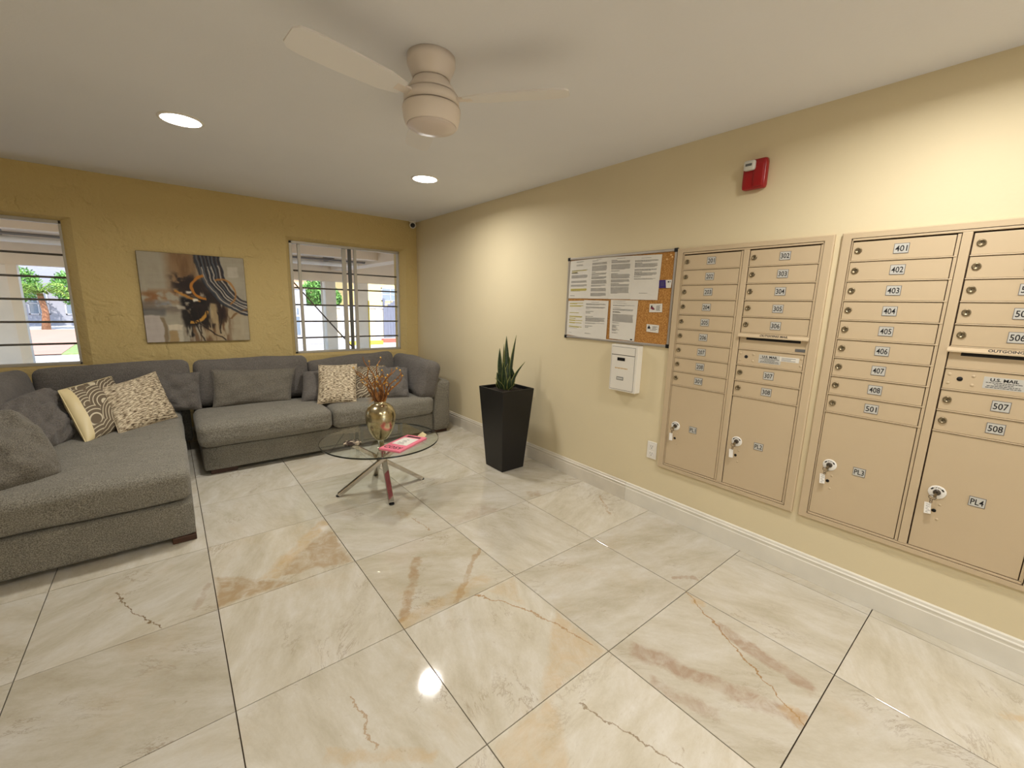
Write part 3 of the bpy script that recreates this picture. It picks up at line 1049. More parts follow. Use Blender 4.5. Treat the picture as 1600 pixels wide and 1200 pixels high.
                for sg in (-1, 1):
                    a = math.radians(90 - sg * 52)
                    cy, cz = ly - math.cos(a) * 0.0205, zc + math.sin(a) * 0.0205
                    rad = Vector((0, -math.cos(a), math.sin(a)))
                    es.obox((-0.0167, cy, cz), (1, 0, 0), rad, rad.cross(Vector((1, 0, 0))), 0.0004, 0.0026, 0.0055, 1)
                for q, ch in enumerate('OPEN'):
                    a = math.radians(90 + 24 - q * 16)
                    rad = Vector((0, -math.cos(a), math.sin(a)))
                    xd = Vector((0, -math.sin(a), -math.cos(a)))
                    es.text(ch, Vector((-0.0166, ly, zc)) + rad * 0.0205, xd, rad, 0.0085, 2, lift=0.0002)
                es.build('lock_rosette', [M_white, M_dark, M_ink], d)
                kn = MB().lathe([(0.0125, 0), (0.0125, 0.004), (0.010, 0.007), (0, 0.007)], (-0.0165, ly, zc), 24, (-1, 0, 0), 0, cap=False)
                kn.box(-0.0236, ly - 0.001, zc - 0.006, -0.0238, ly + 0.001, zc + 0.006, 1)
                kn.build('lock', [mat('lock_dark_%s' % num, srgb(84, 76, 66), 0.4, metal=0.6), M_dark], d)
                MB().lathe([(0.0075, 0), (0.0075, 0.001), (0, 0.001)], (-0.012, ly - 0.002, zc - 0.083), 18, (-1, 0, 0), 0, cap=False).build('key_hole', M_dark, d)
                for dz in (0.052, 0.118):
                    sc = MB()
                    screw(sc, ly - 0.016, zc - dz, r=0.0052)
                    sc.build('rivet', M_mail, d)
                plate(d, num, ya - 0.171, zc, 0.047, 0.040)
                # the key with its tag hangs in the lock
                look = {'PL1': 'key with blank white tag hanging in parcel door PL1', 'PL2': 'key with plain white tag hanging in parcel door PL2',
                        'PL3': 'key with scribbled white tag hanging in parcel door PL3', 'PL4': 'key with printed white tag hanging in parcel door PL4'}[num]
                ky = thing('tagged_key', look, 'key', (-0.024, ly, zc), 'parcel door keys')
                kb = MB().obox((-0.0305, ly + 0.001, zc - 0.004), (1, 0, 0), (0, 1, 0), (0, 0, 1), 0.0065, 0.0012, 0.004)
                kb.lathe([(0.0095, -0.001), (0.0095, 0.001)], (-0.037, ly + 0.002, zc - 0.010), 18, (0.5, 1, 0))
                kb.build('key', M_brass, ky)
                rg = MB()
                yy, zz = ly + 0.009, zc - 0.021
                rg.tube([(-0.034 - 0.001 * math.sin(t), yy + math.cos(t) * 0.0115, zz + math.sin(t) * 0.0095) for t in [2 * math.pi * k / 20 for k in range(21)]], 0.0011, 6)
                for q in range(2):
                    zz2 = zz - 0.0135 - q * 0.0085
                    rg.tube([(-0.033, yy + 0.002 + math.cos(t) * 0.004, zz2 + math.sin(t) * 0.005) for t in [2 * math.pi * k / 12 for k in range(13)]], 0.0010, 6)
                rg.build('ring', mat('key_ring_%s' % num, srgb(70, 58, 46), 0.4, metal=0.7), ky)
                tg = MB()
                tc_ = Vector((-0.0285, yy + 0.008, zz - 0.0525))
                ax = Vector((0.10, -1, 0.10)).normalized()
                az = Vector((0.10, 0.14, 1)).normalized()
                nn = ax.cross(az).normalized()
                az = nn.cross(ax)
                tg.obox(tc_, ax, az, nn, 0.0105, 0.024, 0.0012, 0)
                if num in ('PL3', 'PL4'):
                    for q in range(7):
                        c_ = tc_ + az * (0.018 - 0.006 * q) + ax * (0.002 * (q % 3 - 1)) + nn * 0.0013
                        tg.obox(c_, ax + az * (0.3 if q % 2 else -0.2), az, nn, 0.004 + 0.0015 * (q % 3), 0.0007, 0.0001, 1)
                tg.build('tag', [M_white, M_inkgrey], ky)
    return root


mail_panel(0.826, ['201', '202', '203', '204', '205', '206', '207', '208', '301'], ['302', '303', '304', '305', '306', 'OUT', 'MAIL', '307', '308'], ['PL1', 'PL2'],
           'beige metal mailbox panel with doors 201 to 308 beside the bulletin board')
mail_panel(0.0, ['401', '402', '403', '404', '405', '406', '407', '408', '501'], ['502', '503', '504', '505', '506', 'OUT', 'MAIL', '507', '508'], ['PL3', 'PL4'],
           'beige metal mailbox panel with doors 401 to 508 nearest the viewer')

# ------------------------------------------------------------------ bulletin board and its papers
by0, by1, bz0, bz1 = 1.840, 0.919, 1.136, 1.750
bb = thing('bulletin_board', 'cork bulletin board in a thin aluminium frame with black corners', 'bulletin board', (0, 1.38, bz0))
MB().box(0, by0 - 0.01, bz0 + 0.01, -0.006, by1 + 0.01, bz1 - 0.01).build('cork_panel', M_cork, bb)
w = 0.017
for a, b, c, d in ((by0, bz0, by1, bz0 + w), (by0, bz1 - w, by1, bz1), (by0, bz0 + w, by0 - w, bz1 - w), (by1 + w, bz0 + w, by1, bz1 - w)):
    MB().box(0, a, b, -0.013, c, d).build('frame_rail', M_boardframe, bb, bevel=0.003)
for y in (by0, by1):
    for z in (bz0, bz1):
        sy, sz = (-1 if y == by0 else 1), (1 if z == bz0 else -1)
        MB().box(0, y - sy * 0.003, z - sz * 0.003, -0.0155, y + sy * 0.022, z + sz * 0.022).build('corner_cap', M_black, bb, bevel=0.003)


def page(label, c, seed, paras, hl=(), x=-0.0075, margin=0.022, cat='notice', extra=None, name='printed_notice', group='notices on the bulletin board', short=None):
    """sheet with corners c = TL, TR, BR, BL in (y, z); rows of small print as flat ink"""
    TL, TR, BR, BL = [Vector((0, a, b)) for a, b in c]
    rr = random.Random(seed)

    def pt(u, v, lift=0.0):
        p = TL * (1 - u) * (1 - v) + TR * u * (1 - v) + BR * u * v + BL * (1 - u) * v
        curl = 0.004 * (u * (1 - u)) * math.sin(u * 5 + seed) + 0.0015 * v
        return Vector((x - curl - 0.0004 - lift, p.y, p.z))
    mb = MB()
    n = 8
    vs = [pt(i / n, j / n) for j in range(n + 1) for i in range(n + 1)]
    bk = [p + Vector((0.0004, 0, 0)) for p in vs]
    fs = [(j * (n + 1) + i, (j + 1) * (n + 1) + i, (j + 1) * (n + 1) + i + 1, j * (n + 1) + i + 1) for j in range(n) for i in range(n)]
    mb.add(vs, fs, 0, True)
    mb.add(bk, [tuple(reversed(q)) for q in fs], 0, True)
    W = (TL - TR).length
    mu = margin / W
    row = 0.0142

    def strip(u0, u1, v, h, m, lift):
        k = max(1, int((u1 - u0) * 8))
        for q in range(k):
            a, b = u0 + (u1 - u0) * q / k, u0 + (u1 - u0) * (q + 1) / k
            mb.add([pt(a, v + h / 2, lift), pt(b, v + h / 2, lift), pt(b, v - h / 2, lift), pt(a, v - h / 2, lift)], [(0, 1, 2, 3)], m)
    ln = 0
    for v0, rows, kind in paras:
        for r in range(rows):
            v = v0 + r * row
            u = mu + (0.0 if kind != 'c' else 0.22)
            end = 1 - mu
            if kind == 'c':
                end = 1 - mu - 0.22 - rr.uniform(0, 0.06)
            elif kind == 'h':
                end = mu + rr.uniform(0.2, 0.36)
            elif kind == 's':
                end = mu + rr.uniform(0.14, 0.3)
            elif r == rows - 1:
                end = mu + rr.uniform(0.3, 0.8)
            else:
                end -= rr.uniform(0, 0.05)
            if ln in hl:
                strip(u, end, v, 0.017, 2, 0.0006)
            while u < end:
                wd = rr.uniform(0.018, 0.07)
                strip(u, min(u + wd, end), v, 0.0062 if kind != 'h' else 0.0088, 1 if kind != 'h' else 3, 0.0010)
                u += wd + 0.010
            ln += 1
    if extra:
        extra(mb, pt, strip)
    o = mb.build(name, [M_paper, M_inkgrey, M_yellowmark, M_ink] + ([M_purple, M_wine] if extra else []), None, origin=(x, (TL.y + BR.y) / 2, (TL.z + BR.z) / 2))
    tag(o, label, cat, group)
    return o


M_purple = mat('purple_print', srgb(56, 34, 110), 0.6)
M_wine = mat('wine_print', srgb(120, 34, 60), 0.6)
page('printed notice in the board top row, highlighted yellow near its foot', [(1.820, 1.727), (1.612, 1.732), (1.616, 1.444), (1.824, 1.444)], 1,
     [(0.04, 2, 'c'), (0.12, 3, 'c'), (0.26, 2, 'p'), (0.31, 3, 'h'), (0.39, 6, 'p'), (0.54, 4, 'p'), (0.64, 4, 'p'), (0.75, 5, 'p'), (0.92, 2, 's')], hl=(6, 7, 24, 25, 26, 27))
page('printed notice in the board top row, second from the left with bold title', [(1.618, 1.731), (1.438, 1.734), (1.424, 1.442), (1.620, 1.443)], 2,
     [(0.03, 1, 'c'), (0.06, 1, 'h'), (0.11, 4, 'p'), (0.19, 9, 'p'), (0.34, 1, 'h'), (0.37, 3, 'p'), (0.43, 1, 'h'), (0.46, 4, 'p'), (0.54, 7, 'p'), (0.66, 3, 'p'), (0.74, 6, 'p'), (0.86, 6, 'p')], x=-0.0082)
page('printed notice in the board top row, third from the left and fully printed', [(1.445, 1.733), (1.238, 1.728), (1.232, 1.440), (1.430, 1.441)], 3,
     [(0.04, 1, 'c'), (0.08, 1, 'h'), (0.10, 4, 'p'), (0.18, 9, 'p'), (0.33, 1, 'h'), (0.40, 1, 'h'), (0.42, 7, 'p'), (0.54, 5, 'p'), (0.63, 1, 'h'), (0.65, 4, 'p'), (0.72, 11, 'p')], x=-0.0075)
page('printed notice at the right of the board top row, lower half blank', [(1.246, 1.728), (1.024, 1.722), (1.030, 1.436), (1.240, 1.438)], 4,
     [(0.06, 1, 'c'), (0.11, 3, 'p'), (0.17, 1, 'h'), (0.19, 6, 'p'), (0.31, 3, 'p'), (0.37, 1, 'h'), (0.39, 5, 'p'), (0.48, 1, 'h'), (0.52, 2, 'p'), (0.85, 1, 'c')], x=-0.0084)
page('printed notice in the board bottom row with many yellow highlighted lines', [(1.826, 1.424), (1.640, 1.428), (1.640, 1.150), (1.822, 1.160)], 5,
     [(0.07, 2, 'p'), (0.14, 2, 'p'), (0.34, 1, 'p'), (0.44, 2, 'p'), (0.50, 1, 'p'), (0.55, 2, 'p'), (0.62, 2, 'p'), (0.73, 2, 'p'), (0.78, 1, 'p'), (0.92, 1, 's')], hl=(0, 1, 2, 3, 4, 5, 6, 7, 8, 9, 10, 11, 12, 13))
page('printed notice in the board bottom row overlapping the highlighted one', [(1.657, 1.432), (1.424, 1.428), (1.424, 1.149), (1.652, 1.144)], 6,
     [(0.05, 1, 'c'), (0.09, 3, 'p'), (0.17, 3, 'p'), (0.23, 1, 's'), (0.29, 1, 'h'), (0.32, 2, 's'), (0.42, 1, 'h'), (0.45, 8, 'p'), (0.59, 2, 'p'), (0.67, 1, 'h'), (0.70, 2, 's'), (0.86, 2, 's')], x=-0.0088)


def stamp(mb, pt, strip):
    strip(0.84, 0.92, 0.965, 0.03, 3, 0.001)


page('printed notice in the board bottom row nearest the business cards', [(1.405, 1.436), (1.176, 1.432), (1.182, 1.156), (1.396, 1.160)], 7,
     [(0.03, 1, 'p'), (0.08, 1, 'p'), (0.13, 2, 'p'), (0.20, 1, 's'), (0.23, 3, 'p'), (0.30, 2, 'h'), (0.36, 14, 'p'), (0.58, 1, 'h'), (0.64, 6, 's'), (0.74, 4, 's'), (0.83, 2, 's')], extra=stamp)


def card(label, c, seed, fn, x=-0.0072):
    page(label, c, seed, [], x=x, extra=fn, cat='business card', name='business_card', group='cards on the bulletin board')


def purple_card(mb, pt, strip):
    for q in range(8):
        strip(0.0, 0.52 + 0.012 * q, 0.06 + q * 0.125, 0.125, 4, 0.0006)
    for q in range(4):
        strip(0.12, 0.42, 0.25 + q * 0.15, 0.04, 1, 0.001)
    strip(0.70, 0.82, 0.25, 0.16, 3, 0.001); strip(0.86, 0.94, 0.25, 0.1, 1, 0.001)


def rose_card(mb, pt, strip):
    strip(0.12, 0.24, 0.30, 0.20, 3, 0.001); strip(0.10, 0.34, 0.50, 0.22, 5, 0.001); strip(0.22, 0.42, 0.62, 0.16, 5, 0.0011)
    for q in range(5):
        strip(0.55, 0.86 - 0.06 * (q % 2), 0.24 + q * 0.13, 0.05, 1, 0.001)


def figure_card(mb, pt, strip):
    strip(0.16, 0.26, 0.26, 0.16, 3, 0.001); strip(0.10, 0.32, 0.46, 0.22, 3, 0.001); strip(0.30, 0.5, 0.72, 0.05, 1, 0.001)
    for q in range(4):
        strip(0.48, 0.88 - 0.1 * (q % 2), 0.24 + q * 0.15, 0.05, 1, 0.001)


card('purple and white card at the right edge of the cork board', [(1.029, 1.562), (0.940, 1.562), (0.942, 1.512), (1.026, 1.512)], 11, purple_card, x=-0.0092)
card('white card with a wine red emblem, upper of the two white ones', [(1.086, 1.411), (0.993, 1.414), (0.989, 1.359), (1.084, 1.357)], 12, rose_card)
card('white card with a black figure, lower of the two white ones', [(1.096, 1.279), (1.003, 1.275), (1.003, 1.225), (1.093, 1.229)], 13, figure_card)
M_pin = mat('wooden_pin', srgb(232, 190, 128), 0.4)
for k, (y, z, lab) in enumerate(((0.958, 1.713, 'pale push pin nearest the frame top in the board corner'), (0.948, 1.700, 'pale push pin nearest the right rail of the board'), (0.982, 1.688, 'pale push pin lowest of three in the board corner'))):
    o = MB().lathe([(0.0035, 0), (0.0025, 0.006), (0.0055, 0.010), (0.0055, 0.013), (0, 0.014)], (0, 0, 0), 12, (-1, 0, 0)).build('push_pin', M_pin)
    o.location = (-0.0058, y, z)
    tag(o, lab, 'push pin', 'push pins in the board')

# ------------------------------------------------------------------ small wall fixtures
db = thing('drop_box', 'small white metal drop box on the wall below the bulletin board', 'drop box', (0, 1.22, 0.80))
MB().box(0, 1.332, 0.803, -0.058, 1.112, 1.128).build('box_body', M_whitepaint, db, bevel=0.003)
MB().box(-0.057, 1.3242, 0.8128, -0.0586, 1.1298, 1.1142).build('door_gap_shade', mat('gap_shade_grey', srgb(112, 106, 98), 0.8), db)  # grey plate paints thin shade lines around the door and flap
d = MB().box(-0.0585, 1.322, 0.815, -0.0605, 1.132, 1.055).build('front_door', M_whitepaint, db, bevel=0.001)
MB().box(-0.0605, 1.272, 1.018, -0.0625, 1.208, 1.040).build('name_window', M_black, d, bevel=0.002)
tx = MB()
yy = 1.288
for k, wd in enumerate((0.012, 0.009, 0.014, 0.008, 0.012, 0.010, 0.013, 0.009)):
    tx.box(-0.0604, yy, 0.961 + 0.001 * (k % 2), -0.0609, yy - wd, 0.969)
    yy -= wd + 0.0026
tx.build('gold_lettering', mat('gold_print', srgb(206, 172, 116), 0.5), d)
bd = MB().box(-0.0605, 1.268, 0.882, -0.0618, 1.212, 0.905, 0).box(-0.0618, 1.264, 0.886, -0.0621, 1.216, 0.901, 1)
bd.build('badge', [M_alu_dark, M_plate], d)
MB().box(-0.0585, 1.322, 1.060, -0.0620, 1.132, 1.112).build('flap', M_whitepaint, db, bevel=0.0015)

ou = thing('wall_outlet', 'white duplex power outlet low on the wall beside the mailboxes', 'outlet', (0, 0.976, 0.365))
pl = MB().box(0, 1.012, 0.370, -0.006, 0.940, 0.490).build('cover_plate', M_white, ou, bevel=0.003)
for zc in (0.455, 0.405):
    r = MB().box(-0.006, 0.994, zc - 0.018, -0.0085, 0.958, zc + 0.018, 0)
    for dy in (-0.007, 0.007):
        r.box(-0.0085, 0.976 + dy - 0.0012, zc - 0.001, -0.0088, 0.976 + dy + 0.0012, zc + 0.010, 1)
    r.lathe([(0.0032, 0), (0, 0.0003)], (-0.0085, 0.976, zc - 0.009), 10, (-1, 0, 0), 1, cap=False)
    r.build('receptacle', [M_white, M_dark], ou)

al = thing('fire_alarm_strobe', 'red fire alarm strobe high on the wall above the mailboxes', 'fire alarm', (0, 0.51, 2.015))
MB().rbox((-0.021, 0.510, 2.086), (0.042, 0.116, 0.146), 0.012, 6).build('housing', M_red, al)
MB().rbox((-0.0445, 0.485, 2.086), (0.008, 0.05, 0.13), 0.003, 4).build('raised_panel', M_red, al)
ln = MB().rbox((-0.052, 0.530, 2.127), (0.030, 0.058, 0.050), 0.012, 6)
ln.build('strobe_lens', M_lens, al)
fl = MB().obox((-0.0674, 0.530, 2.128), (1, 0, 0), (0, 1, 0), (0, 0, 1), 0.0006, 0.016, 0.006, 0)
fl.build('lens_reflector', [M_alu_dark], al)

sc_ = thing('security_camera', 'small white security camera in the corner under the ceiling', 'security camera', (-0.075, YB - 0.04, 2.30))
MB().lathe([(0.042, 0), (0.042, -0.012), (0.034, -0.02), (0.0, -0.02)], (-0.075, YB - 0.055, H), 24, (0, 0, 1)).build('mount', M_white, sc_)
dv = Vector((-0.45, -0.85, -0.22)).normalized()
bc = Vector((-0.078, YB - 0.062, H - 0.05))
MB().lathe([(0.0, -0.036), (0.024, -0.032), (0.036, -0.016), (0.039, 0.004), (0.036, 0.022), (0.030, 0.030), (0.026, 0.031)], bc, 24, dv).build('housing', M_white, sc_)
MB().lathe([(0.027, 0.0312), (0.024, 0.034), (0.0, 0.035)], bc, 24, dv).build('lens', M_black, sc_)


# ------------------------------------------------------------------ painting
def painting():
    x0, x1, z0, z1 = -2.652, -1.864, 0.965, 1.756
    root = thing('canvas_painting', 'abstract canvas painting of black, tan and grey brushwork with orange arcs', 'painting', ((x0 + x1) / 2, YB, z0))
    nx, nz = 190, 170
    rng = np.random.default_rng(5)

    def vnoise(u, v, su, sv, octs=4, seed=0):
        r = np.random.default_rng(seed)
        out = np.zeros_like(u); amp = 1; tot = 0
        for o in range(octs):
            g = r.random((64, 64))
            a, b = u * su * 2 ** o, v * sv * 2 ** o
            i, j = np.floor(a).astype(int), np.floor(b).astype(int)
            fu, fv = a - i, b - j
            fu, fv = fu * fu * (3 - 2 * fu), fv * fv * (3 - 2 * fv)
            G = lambda p, q: g[p % 64, q % 64]
            out += amp * ((G(i, j) * (1 - fu) + G(i + 1, j) * fu) * (1 - fv) + (G(i, j + 1) * (1 - fu) + G(i + 1, j + 1) * fu) * fv)
            tot += amp; amp *= 0.55
        return out / tot
    U, V = np.meshgrid(np.linspace(0, 1, nx + 1), np.linspace(0, 1, nz + 1))
    wu = U + (vnoise(U, V, 7, 7, 4, 1) - 0.5) * 0.05
    wv = V + (vnoise(U, V, 7, 7, 4, 2) - 0.5) * 0.05
    C = np.zeros(U.shape + (3,))
    C[:] = (172, 164, 146)

    def sm(x, a, b):
        t = np.clip((x - a) / (b - a), 0, 1)
        return t * t * (3 - 2 * t)

    def lay(mask, col, k=1.0):
        m = np.clip(mask * k, 0, 1)[..., None]
        C[:] = C * (1 - m) + np.array(col) * m

    def rect(u0, v0, u1, v1, e=0.012, uu=None, vv=None):
        uu = wu if uu is None else uu; vv = wv if vv is None else vv
        return sm(uu, u0 - e, u0 + e) * sm(-uu, -u1 - e, -u1 + e) * sm(vv, v0 - e, v0 + e) * sm(-vv, -v1 - e, -v1 + e)

    def arc(cu, cv, ru, rv, a0, a1, w, e=0.006):
        du, dv_ = (wu - cu) / ru, (wv - cv) / rv
        rad = np.hypot(du, dv_); ang = np.degrees(np.arctan2(dv_, du)) % 360
        inside = ((ang - a0) % 360) < ((a1 - a0) % 360 or 360)
        d = np.abs(rad - 1) * min(ru, rv)
        return sm(-d, -w - e, -w) * inside

    def streak(u0, v0, u1, v1, w, e=0.006):
        du, dv_ = u1 - u0, v1 - v0
        t = np.clip(((wu - u0) * du + (wv - v0) * dv_) / (du * du + dv_ * dv_), 0, 1)
        d = np.hypot(wu - u0 - t * du, wv - v0 - t * dv_)
        return sm(-d, -w - e, -w * 0.4)
    n1 = vnoise(U, V, 10, 10, 4, 3); n2 = vnoise(U, V, 30, 6, 3, 4); n3 = vnoise(U, V, 5, 24, 3, 6)
    lay(n1, (190, 182, 160), 0.35)
    lay(rect(0.25, -0.1, 0.52, 0.42, 0.07), (150, 112, 70), 0.75)
    lay(rect(0.30, -0.1, 0.50, 0.30, 0.08) * n2, (110, 76, 44), 0.9)
    lay(rect(-0.1, 0.42, 0.5, 0.56, 0.05) * sm(n1, 0.35, 0.6), (142, 92, 50), 0.85)
    lay(rect(-0.1, 0.54, 0.34, 0.66, 0.03) * sm(n3, 0.4, 0.6), (120, 108, 98), 0.8)
    lay(rect(-0.1, 0.62, 0.2, 0.70, 0.02), (96, 96, 98), 0.7)
    lay(rect(0.12, 0.53, 0.26, 0.60, 0.02) * sm(n1, 0.4, 0.6), (150, 158, 164), 0.8)
    lay(rect(0.52, 0.62, 0.98, 1.1, 0.08), (178, 150, 108), 0.7)
    lay(rect(0.72, 0.68, 1.1, 1.1, 0.06), (182, 172, 148), 0.75)
    lay(rect(0.38, 0.55, 0.80, 1.1, 0.06) * sm(n2, 0.35, 0.6), (112, 80, 52), 0.85)
    lay(rect(0.27, 0.22, 0.50, 0.40, 0.06) * sm(n1, 0.42, 0.6), (40, 32, 34), 0.9)
    lay(rect(0.40, 0.28, 0.62, 0.58, 0.06) * sm(n1, 0.38, 0.55), (58, 38, 28), 0.85)
    lay(rect(0.35, 0.48, 0.60, 0.82, 0.03) * sm(n1, 0.22, 0.36), (20, 16, 17), 1.0)
    lay(rect(0.44, 0.40, 0.72, 0.60, 0.04) * sm(n2, 0.35, 0.5), (34, 24, 22), 0.9)
    lay(rect(0.52, 0.42, 0.76, 0.78, 0.06) * sm(n2, 0.40, 0.52), (40, 28, 24), 0.9)
    lay(rect(0.30, 0.26, 0.60, 0.50, 0.06) * sm(n1, 0.46, 0.56), (36, 26, 24), 0.8)
    lay(rect(0.54, 0.45, 0.64, 0.86, 0.03) * sm(n2, 0.3, 0.5), (34, 26, 24), 0.95)
    lay(rect(0.69, 0.50, 0.75, 0.72, 0.02) * sm(n2, 0.3, 0.5), (44, 28, 26), 0.95)
    lay(streak(0.37, 0.66, 0.40, 0.92, 0.035) * sm(n2, 0.3, 0.5), (30, 26, 24), 0.95)
    # bundle of dark curves sweeping from the top edge to the right edge
    for k in range(44):
        t = k / 43
        lay(arc(1.10 + 0.02 * t, -0.06, 0.36 + 0.26 * t, 0.62 + 0.14 * t, 88, 187, 0.006 + 0.002 * (k % 3)), [(74, 86, 98), (22, 20, 28), (104, 112, 116), (34, 32, 42), (84, 66, 58), (26, 26, 36), (58, 52, 56)][(k * 5) % 7], 0.6)
    for k in (5, 17, 24, 36):
        t = k / 43
        lay(arc(1.10 + 0.02 * t, -0.06, 0.362 + 0.26 * t, 0.622 + 0.14 * t, 100, 165, 0.003), (206, 196, 180), 0.8)
    lay(arc(0.60, 0.36, 0.15, 0.14, 95, 260, 0.010), (196, 126, 44), 0.95)
    lay(arc(0.75, 0.42, 0.14, 0.16, 250, 60, 0.006), (178, 122, 60), 0.85)
    lay(streak(0.30, 0.42, 0.52, 0.53, 0.012), (200, 140, 60), 0.9)
    lay(arc(0.42, 0.62, 0.16, 0.16, 5, 95, 0.012), (204, 150, 62), 0.95)
    lay(rect(0.40, 0.42, 0.45, 0.445, 0.008), (222, 216, 200)); lay(rect(0.46, 0.50, 0.51, 0.53, 0.008), (230, 224, 206))
    lay(rect(0.31, 0.59, 0.38, 0.625, 0.01), (206, 196, 176), 0.8)
    lay(rect(0.62, 0.54, 0.68, 0.80, 0.015), (184, 160, 118), 0.9)
    lay(rect(-0.1, 0.70, 0.155, 1.1, 0.006), (196, 186, 178)); lay(rect(0.155, 0.72, 0.19, 1.1, 0.008), (128, 106, 76), 0.7)
    lay(rect(0.20, 0.80, 0.335, 0.875, 0.008), (222, 210, 186)); lay(rect(0.29, 0.87, 0.335, 1.1, 0.01), (206, 198, 178), 0.9)
    lay(rect(0.20, 0.88, 0.29, 1.1, 0.01), (178, 146, 96), 0.8)
    lay(rect(0.82, 0.12, 0.93, 0.235, 0.012), (200, 194, 178), 0.9)
    for a in ((0.40, 0.72, 0.74, 1.0), (0.56, 0.55, 0.60, 0.84), (0.68, 0.66, 0.70, 0.92), (0.42, 0.70, 0.52, 1.0), (0.48, 0.6, 0.50, 0.9), (0.72, 0.66, 0.70, 0.86)):
        lay(streak(*a, 0.005), (34, 24, 20), 0.85)
    lay(arc(1.02, 0.96, 0.30, 0.34, 180, 268, 0.008) * sm(n1, 0.45, 0.55), (120, 84, 48), 0.8)
    lay(n2 * n3, (90, 74, 56), 0.25)
    C = C / 255.0
    lin = np.where(C <= 0.04045, C / 12.92, ((C + 0.055) / 1.055) ** 2.4)
    yf = YB - 0.028
    verts = [(x0 + u * (x1 - x0), yf, z1 - v * (z1 - z0)) for u, v in zip(U.ravel(), V.ravel())]
    W_ = nx + 1
    faces = [(j * W_ + i, (j + 1) * W_ + i, (j + 1) * W_ + i + 1, j * W_ + i + 1) for j in range(nz) for i in range(nx)]
    m = bpy.data.materials.new('painted_canvas')
    m.use_nodes = True
    at = m.node_tree.nodes.new('ShaderNodeAttribute')
    at.attribute_name = 'paint'
    b = m.node_tree.nodes['Principled BSDF']
    m.node_tree.links.new(at.outputs['Color'], b.inputs['Base Color'])
    b.inputs['Roughness'].default_value = 0.55
    set_in(b, 'Specular IOR Level', 0.3)
    o = MB().add(verts, faces).build('painted_face', m, root)
    ca = o.data.color_attributes.new('paint', 'FLOAT_COLOR', 'POINT')
    ca.data.foreach_set('color', np.concatenate([lin.reshape(-1, 3), np.ones((lin.size // 3, 1))], 1).astype(np.float32).ravel())
    MB().box(x0 - 0.002, YB - 0.0275, z0 - 0.002, x1 + 0.002, YB - 0.001, z1 + 0.002).build('stretcher_frame', mat('canvas_edge', srgb(70, 52, 38), 0.8, var=0.2), root, bevel=0.003)


painting()


# ------------------------------------------------------------------ ceiling fan and downlights
def fan():
    cx, cy = -1.568, 1.158
    root = thing('ceiling_fan', 'white low profile ceiling fan with three blades and round frosted light', 'ceiling fan', (cx, cy, H))
    MB().lathe([(0.096, -0.001), (0.096, -0.030), (0.090, -0.044), (0.078, -0.070), (0.075, -0.084)], (cx, cy, H), 48).build('canopy', M_fan, root)
    MB().lathe([(0.072, -0.085), (0.076, -0.094), (0.094, -0.118), (0.104, -0.136)], (cx, cy, H), 48).build('motor_cap', M_fan, root)
    MB().lathe([(0.100, -0.137), (0.1005, -0.140), (0.109, -0.1405), (0.112, -0.158), (0.112, -0.180)], (cx, cy, H), 48).build('motor_band', M_fan, root)
    MB().lathe([(0.105, -0.181), (0.105, -0.186), (0.117, -0.1865), (0.1185, -0.196), (0.114, -0.228), (0.107, -0.250), (0.100, -0.254)], (cx, cy, H), 48).build('light_kit_bowl', M_fan, root)
    MB().lathe([(0.101, -0.2535), (0.098, -0.259), (0.05, -0.266), (0.0, -0.268)], (cx, cy, H), 48).build('frosted_lens', M_fanlens, root)
    for ang in (190, 310, 70):
        a = math.radians(ang)
        r = Vector((math.cos(a), math.sin(a), 0)); t = Vector((-math.sin(a), math.cos(a), 0.18)).normalized()
        n = r.cross(t)
        c0 = Vector((cx, cy, H - 0.160))
        v = []
        outline = [(0.14, 0.036), (0.22, 0.055), (0.40, 0.062), (0.50, 0.062), (0.545, 0.054), (0.56, 0.035)]
        top = [c0 + r * q + t * w_ for q, w_ in outline] + [c0 + r * q - t * w_ for q, w_ in reversed(outline)]
        k = len(top)
        v = [p + n * 0.003 for p in top] + [p - n * 0.003 for p in top]
        b = MB().add(v, [tuple(range(k)), tuple(reversed(range(k, 2 * k)))] + [(i + k, (i + 1) % k + k, (i + 1) % k, i) for i in range(k)])
        bl = b.build('blade', M_blade, root)
        MB().obox(c0 + r * 0.14 + n * 0.001, r, t, n, 0.032, 0.018, 0.0045).build('blade_arm', M_fan, bl)


fan()


def downlight(x, y, label):
    root = thing('downlight', label, 'downlight', (x, y, H), 'recessed ceiling downlights')
    MB().lathe([(0.108, 0), (0.108, -0.003), (0.100, -0.006), (0.093, -0.006), (0.093, 0)], (x, y, H), 40, cap=False).build('trim_ring', M_trimring, root)
    MB().lathe([(0.0945, -0.0045), (0.0, -0.0045)], (x, y, H), 40, axis=(0, 0, 1), cap=False).build('diffuser', M_led, root)
    ld = bpy.data.lights.new('downlight_lamp', 'AREA')
    ld.shape = 'DISK'
    ld.size = 0.185
    ld.energy = LAMP_W
    ld.color = LAMP_COL
    ld.spread = math.radians(165)
    lo = bpy.data.objects.new('downlight_lamp', ld)
    COL.objects.link(lo)
    lo.parent = root
    lo.location = (0, 0, -0.009)


downlight(-2.33, 2.645, 'bright round ceiling downlight over the chaise, farther from the fan')
downlight(-0.795, 2.70, 'bright round ceiling downlight behind the fan, near the room corner')
downlight(-0.70, -0.30, 'round ceiling downlight above the mailbox wall, outside the picture')
downlight(-2.33, -0.30, 'round ceiling downlight above the viewer, outside the picture')
downlight(-0.80, -2.60, 'added unseen ceiling downlight behind the viewer on the mailbox side')  # added out of view to brighten the room from behind
downlight(-2.33, -2.60, 'added unseen ceiling downlight behind the viewer on the far side')  # second unseen lamp, added for more light from behind

